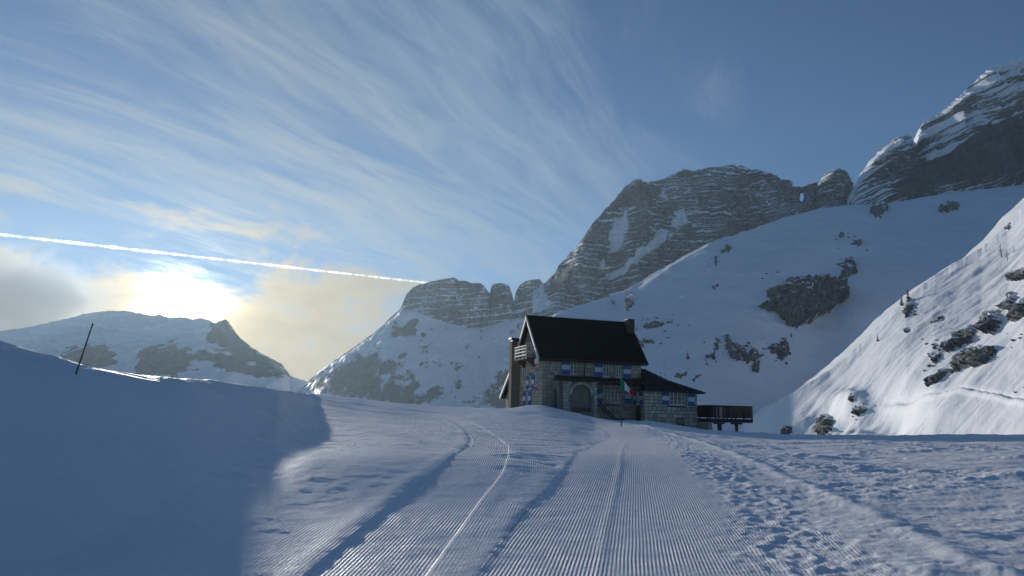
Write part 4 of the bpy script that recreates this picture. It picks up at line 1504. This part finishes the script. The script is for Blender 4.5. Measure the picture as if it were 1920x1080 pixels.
for k in range(6):
    u = d0 + (d1 - d0 - .13) * k / 5
    for v in (dv0 - .01, dv1 - .12):
        MB().box(u, u + .13, v, v + .13, dz - .4, RT - .101).build('rail_post', M_DARKWOOD, deck)
nsl = 40
for k in range(nsl):
    u = d0 + .2 + (d1 - d0 - .4) * k / nsl
    MB().box(u, u + .088, dv0 + .035, dv0 + .06, dz + .2, RT - .1).build('slat', M_DARKWOOD, deck)
    MB().box(u, u + .06, dv1 - .08, dv1 - .055, dz + .2, RT - .1).build('slat', M_DARKWOOD, deck)
for k in range(26):
    v = dv0 + .2 + (dv1 - dv0 - .4) * k / 26
    MB().box(d0 + .035, d0 + .06, v, v + .12, dz + .2, RT - .1).build('slat', M_DARKWOOD, deck)
    MB().box(d1 - .06, d1 - .035, v, v + .12, dz + .2, RT - .1).build('slat', M_DARKWOOD, deck)

# ------------------------------------------------------------------ stairs and odds and ends in front
stair = empty('metal_staircase', HUT_O, ALPHA)
tag(stair, 'dark metal stair with handrail under the wide ground-floor window', 'staircase')
for v in (-1.6, -.7):
    MB().hexa([(6.3, v, 3.55), (6.3, v + .05, 3.55), (9.2, v + .05, 1.15), (9.2, v, 1.15), (6.3, v, 3.8), (6.3, v + .05, 3.8), (9.2, v + .05, 1.4), (9.2, v, 1.4)]).build('stringer', M_METAL, stair)
for k in range(11):
    q = k / 10
    MB().box(6.3 + 2.7 * q, 6.55 + 2.7 * q, -1.55, -.7, 3.62 - 2.25 * q, 3.66 - 2.25 * q).build('step', M_METAL, stair)
MB().box(5.62, 6.3, -1.6, -.1, 3.58, 3.68).build('landing', M_METAL, stair)
for z in (.55, 1.0):
    MB().tube((6.25, -1.6, 3.7 + z), (9.2, -1.6, 1.3 + z), .03).build('handrail', M_METAL, stair)
for k in range(4):
    q = k / 3
    MB().tube((6.3 + 2.85 * q, -1.6, 3.65 - 2.35 * q), (6.3 + 2.85 * q, -1.6, 4.7 - 2.37 * q), .028).build('baluster', M_METAL, stair)
MB().tube((6.0, -1.5, .3), (6.0, -1.5, 3.58), .05).build('support', M_METAL, stair)


def hut_pt(u, v, z):
    c, s = math.cos(ALPHA), math.sin(ALPHA)
    return (HUT_O[0] + u * c - v * s, HUT_O[1] + u * s + v * c, z)


bxp = hut_pt(8.6, -2.0, 0)
gz = ground_z(bxp[0], bxp[1])
crate = empty('storage_box', (bxp[0], bxp[1], gz - .3), ALPHA)
tag(crate, 'blue storage box in the snow at the foot of the metal stair', 'box')
MB().box(-.55, .55, -.35, .35, 0, .62).build('body', M_NAVY, crate, .03)
MB().box(-.6, .6, -.4, .4, .621, .70).build('lid', M_NAVY, crate, .02)

# flagpole
FY = 63.0
fb = at(1165, 799, FY)
gz = ground_z(fb[0], fb[1])
fp = empty('flagpole', (fb[0], fb[1], gz - .3))
tag(fp, 'thin flagpole with a drooping green, white and red flag before the hut', 'flagpole')
ftop = at(1163.0, 700, FY)
hgt = ftop[2] - gz + .3
MB().tube((0, 0, 0), (-.07, 0, hgt), .035, .022).build('pole', M_METAL, fp)
MB().tube((-.005, 0, .3), (-.03, 0, 1.2), .05, .045).build('socket', M_DARKWOOD, fp)
M_FLAG = [plain('flag_' + n, c, .8, .1, 3.0) for n, c in (('green', (.0, .20, .085)), ('white', (.75, .75, .74)), ('red', (.55, .012, .03)))]
flag_mb_top = [(1163, 709), (1166, 709.5), (1170, 713), (1174, 719), (1178, 725), (1182, 730), (1186, 734), (1190, 738)]
flag_mb_bot = [(1163, 732), (1166, 733), (1170, 733.5), (1174, 733), (1178, 735.5), (1181, 738.5), (1184, 741), (1187.5, 744)]
NS, NW = 36, 14
FP = np.zeros((NS + 1, NW + 1, 3))
for i in range(NS + 1):
    q = i / NS * (len(flag_mb_top) - 1)
    k = min(int(q), len(flag_mb_top) - 2)
    f_ = q - k
    tp = np.array(flag_mb_top[k]) * (1 - f_) + np.array(flag_mb_top[k + 1]) * f_
    bt = np.array(flag_mb_bot[k]) * (1 - f_) + np.array(flag_mb_bot[k + 1]) * f_
    for j in range(NW + 1):
        g_ = j / NW
        c = tp * (1 - g_) + bt * g_
        s_ = i / NS
        FP[i, j] = at(c[0], c[1], FY + .16 * s_ ** .5 * math.sin(9 * g_ + 5 * s_) + .25 * s_)
FP -= np.array(fp.location)
cloth = MB()
fl = []
for (i0, i1, nm, mt) in ((0, 12, 'green_stripe', 0), (12, 24, 'white_stripe', 1), (24, 36, 'red_stripe', 2)):
    V = FP[i0:i1 + 1]
    me = np_mesh(nm, V, grid_quads(*V.shape[:2]), M_FLAG[mt])
    fl.append(link(bpy.data.objects.new(nm, me), fp))

# piste marker on the bank
pm = at(142, 703, 19.0)
hit = GROUND.ray_cast(Vector(EYE), Vector(ray(142, 702)).normalized())[0]
pm = np.array(hit) if hit is not None else pm
tp = at(174, 607, pm[1])
mk = empty('marker_pole', (pm[0], pm[1], pm[2]))
tag(mk, 'thin dark leaning pole stuck in the snow bank on the left', 'pole')
dv = Vector(tp - pm)
MB().tube(-dv * .12, dv, .017, .014).build('shaft', M_METAL, mk)
MB().tube(dv * .985, dv * 1.005, .02).build('tip', M_METAL, mk)


# ------------------------------------------------------------------ small trees on the slopes
M_NEEDLE = plain('spruce_needles', (0.035, 0.05, 0.03), .9, .5, 2.0)
M_BARK = plain('bark', (0.06, 0.045, 0.035), .9, .4, 3.0)


def spruce(label, tree, px, py, hpx, seed, bare=False, group='small trees on the sunlit slope'):
    h = tree.ray_cast(Vector(EYE), Vector(ray(px, py)).normalized())
    if h[0] is None:
        return
    p = h[0]
    H = hpx / F * (p - Vector(EYE)).length
    q = random.Random(seed)
    o = empty('larch_tree' if bare else 'spruce_tree', p)
    tag(o, label, 'tree', group)
    lean = q.uniform(-.05, .05)
    MB().tube((0, 0, -.4), (lean * H, 0, H), .03 * H, .004 * H, 6).build('trunk', M_BARK, o)
    mb = MB()
    n = 60 if bare else 150
    for i in range(n):
        s = q.uniform(.08, .98)
        z = H * s
        r = (1 - s) ** .8 * H * (.30 if bare else .24) * q.uniform(.6, 1.15)
        a = q.uniform(0, 6.283)
        c = Vector((lean * z, 0, z))
        tip = c + Vector((math.cos(a) * r, math.sin(a) * r, r * (.35 if bare else -.25)))
        if bare:
            mb.tube(c, tip, .006 * H, .002 * H, 3)
        else:
            sd = Vector((-math.sin(a), math.cos(a), 0)) * r * .35
            md = c.lerp(tip, .55)
            dn = Vector((0, 0, -r * .22))
            mb.add([c, md + sd + dn, tip, md - sd + dn], [(0, 1, 2), (0, 2, 3)])
    mb.build('crown', M_BARK if bare else M_NEEDLE, o)


spruce('taller of two small spruces on the skyline of the sunlit slope', LIT, 1704, 566, 24, 1)
spruce('smaller of two spruces on the skyline of the sunlit slope', LIT, 1691, 574, 20, 2)
spruce('bare leaning larch high on the sunlit slope at the right', LIT, 1878, 482, 26, 3, True)
spruce('smaller bare larch beside the leaning larch', LIT, 1889, 488, 17, 4, True)
spruce('thin bare larch uphill of the two larches', LIT, 1901, 474, 13, 5, True)
spruce('tiny spruce low on the skyline of the sunlit slope', LIT, 1646, 640, 13, 6)
spruce('lone small spruce on the shaded slope above the wing roof', SLOPE, 1290, 674, 18, 7, group='small trees on the shaded slope')
spruce('tiny spruce on the shaded slope between cliff and rock band', SLOPE, 1484, 632, 10, 8, group='small trees on the shaded slope')

# ------------------------------------------------------------------ condensation trail, far above
def contrail():
    n, m = 700, 10
    a, b = at(-420, 392, 9000.), at(812, 531.5, 17000.)
    V = np.zeros((n, m, 3))
    for i in range(n):
        s = i / (n - 1)
        # straight in space
        c = a + (b - a) * s
        d = (b - a) / np.linalg.norm(b - a)
        up = np.array([0, 0, 1.0]) - d * d[2]
        up /= np.linalg.norm(up)
        sd = np.cross(d, up)
        for j in range(m):
            q = 2 * math.pi * j / m
            r = (29 - 10 * s) * (1 + .22 * math.sin(i * .13 + 1.7 * math.sin(i * .05)) + .34 * math.sin(i * .9 + 2 * math.sin(i * .31)) * (.4 + s) + .15 * math.sin(i * 2.3 + j))
            V[i, j] = c + (up * math.cos(q) + sd * math.sin(q)) * r
    i = np.arange(n * m).reshape(n, m)
    Q = np.stack([i[:-1], np.roll(i, -1, 1)[:-1], np.roll(i, -1, 1)[1:], i[1:]], -1).reshape(-1, 4)
    # close the ends
    V = np.concatenate([V.reshape(-1, 3), [a, b]])
    e0 = np.stack([i[0], i[0], np.roll(i[0], -1), np.full(m, n * m)], -1)
    T = []
    for j in range(m):
        T.append((i[0, (j + 1) % m], i[0, j], n * m))
        T.append((i[-1, j], i[-1, (j + 1) % m], n * m + 1))
    me = bpy.data.meshes.new('contrail')
    me.from_pydata(V.tolist(), [], Q.tolist() + T)
    mt = bpy.data.materials.new('ice_crystal_trail')
    mt.use_nodes = True
    mt.node_tree.nodes.clear()
    k = NT(mt.node_tree)
    out = k.n('ShaderNodeOutputMaterial')
    vol = k.n('ShaderNodeVolumePrincipled')
    vol.inputs['Color'].default_value = (1, .985, .96, 1)
    vol.inputs['Density'].default_value = 0.0085
    vol.inputs['Anisotropy'].default_value = 0.6
    mt.node_tree.links.new(vol.outputs[0], out.inputs['Volume'])
    me.materials.append(mt)
    o = link(bpy.data.objects.new('contrail', me))
    tag(o, 'bright white aircraft condensation trail crossing the sky above the sun', 'contrail')


contrail()

# ------------------------------------------------------------------ low cloud behind the left ridge
def low_cloud(name, label, px, py, Y, wpx, hpx, dens, seed):
    c = at(px, py, Y)
    sx, sz = wpx / F * Y, hpx / F * Y
    import bmesh
    bm = bmesh.new()
    bmesh.ops.create_icosphere(bm, subdivisions=4, radius=1.0)
    V = np.array([v.co[:] for v in bm.verts])
    rr = 1 + .22 * fbm(V[:, 0] * 1.6 + seed, V[:, 1] * 1.6, V[:, 2] * 1.6, 4)
    for v, k_ in zip(bm.verts, rr):
        v.co = v.co * float(k_)
        v.co.x *= sx
        v.co.y *= sx * .7
        v.co.z *= sz
    me = bpy.data.meshes.new(name)
    bm.to_mesh(me)
    bm.free()
    mt = bpy.data.materials.new('cloud_vapour')
    mt.use_nodes = True
    mt.node_tree.nodes.clear()
    k = NT(mt.node_tree)
    out = k.n('ShaderNodeOutputMaterial')
    tc = k.n('ShaderNodeTexCoord').outputs['Object']
    sc_ = k.n('ShaderNodeVectorMath', operation='DIVIDE')
    mt.node_tree.links.new(tc, sc_.inputs[0])
    sc_.inputs[1].default_value = (sx, sx * .7, sz)
    ln = k.n('ShaderNodeVectorMath', operation='LENGTH')
    mt.node_tree.links.new(sc_.outputs[0], ln.inputs[0])
    body = k.m('SUBTRACT', 1.0, ln.outputs['Value'])
    nz_ = k.noise(sc_.outputs[0], 2.6, 7, .62, .5)
    d = k.ramp(k.m('ADD', body, k.m('MULTIPLY', k.m('SUBTRACT', nz_, .5), 1.5)), .10, .48)
    vol = k.n('ShaderNodeVolumePrincipled')
    vol.inputs['Color'].default_value = (.96, .985, 1, 1)
    vol.inputs['Anisotropy'].default_value = .3
    k.put(vol.inputs['Density'], k.m('MULTIPLY', d, dens))
    mt.node_tree.links.new(vol.outputs[0], out.inputs['Volume'])
    me.materials.append(mt)
    o = link(bpy.data.objects.new(name, me))
    o.location = c
    tag(o, label, 'cloud')


low_cloud('low_cloud', 'blue-grey low cloud resting on the ridge at the left edge', 25, 580, 2750, 215, 140, .0065, 3.0)

# ------------------------------------------------------------------ haze over the whole valley
hz = MB().box(-2200, 2200, -2200, 2200, -50.5, 545).build('haze', M_MORTAR)
hz['kind'] = 'stuff'
hz['label'] = 'pale bluish haze filling the valley air'
mh = bpy.data.materials.new('valley_air')
mh.use_nodes = True
mh.node_tree.nodes.clear()
k = NT(mh.node_tree)
out = k.n('ShaderNodeOutputMaterial')
vol = k.n('ShaderNodeVolumePrincipled')
vol.inputs['Color'].default_value = (.68, .89, 1.0, 1)
vol.inputs['Density'].default_value = 0.0001
vol.inputs['Anisotropy'].default_value = 0.5
mh.node_tree.links.new(vol.outputs[0], out.inputs['Volume'])
hz.data.materials.clear()
hz.data.materials.append(mh)
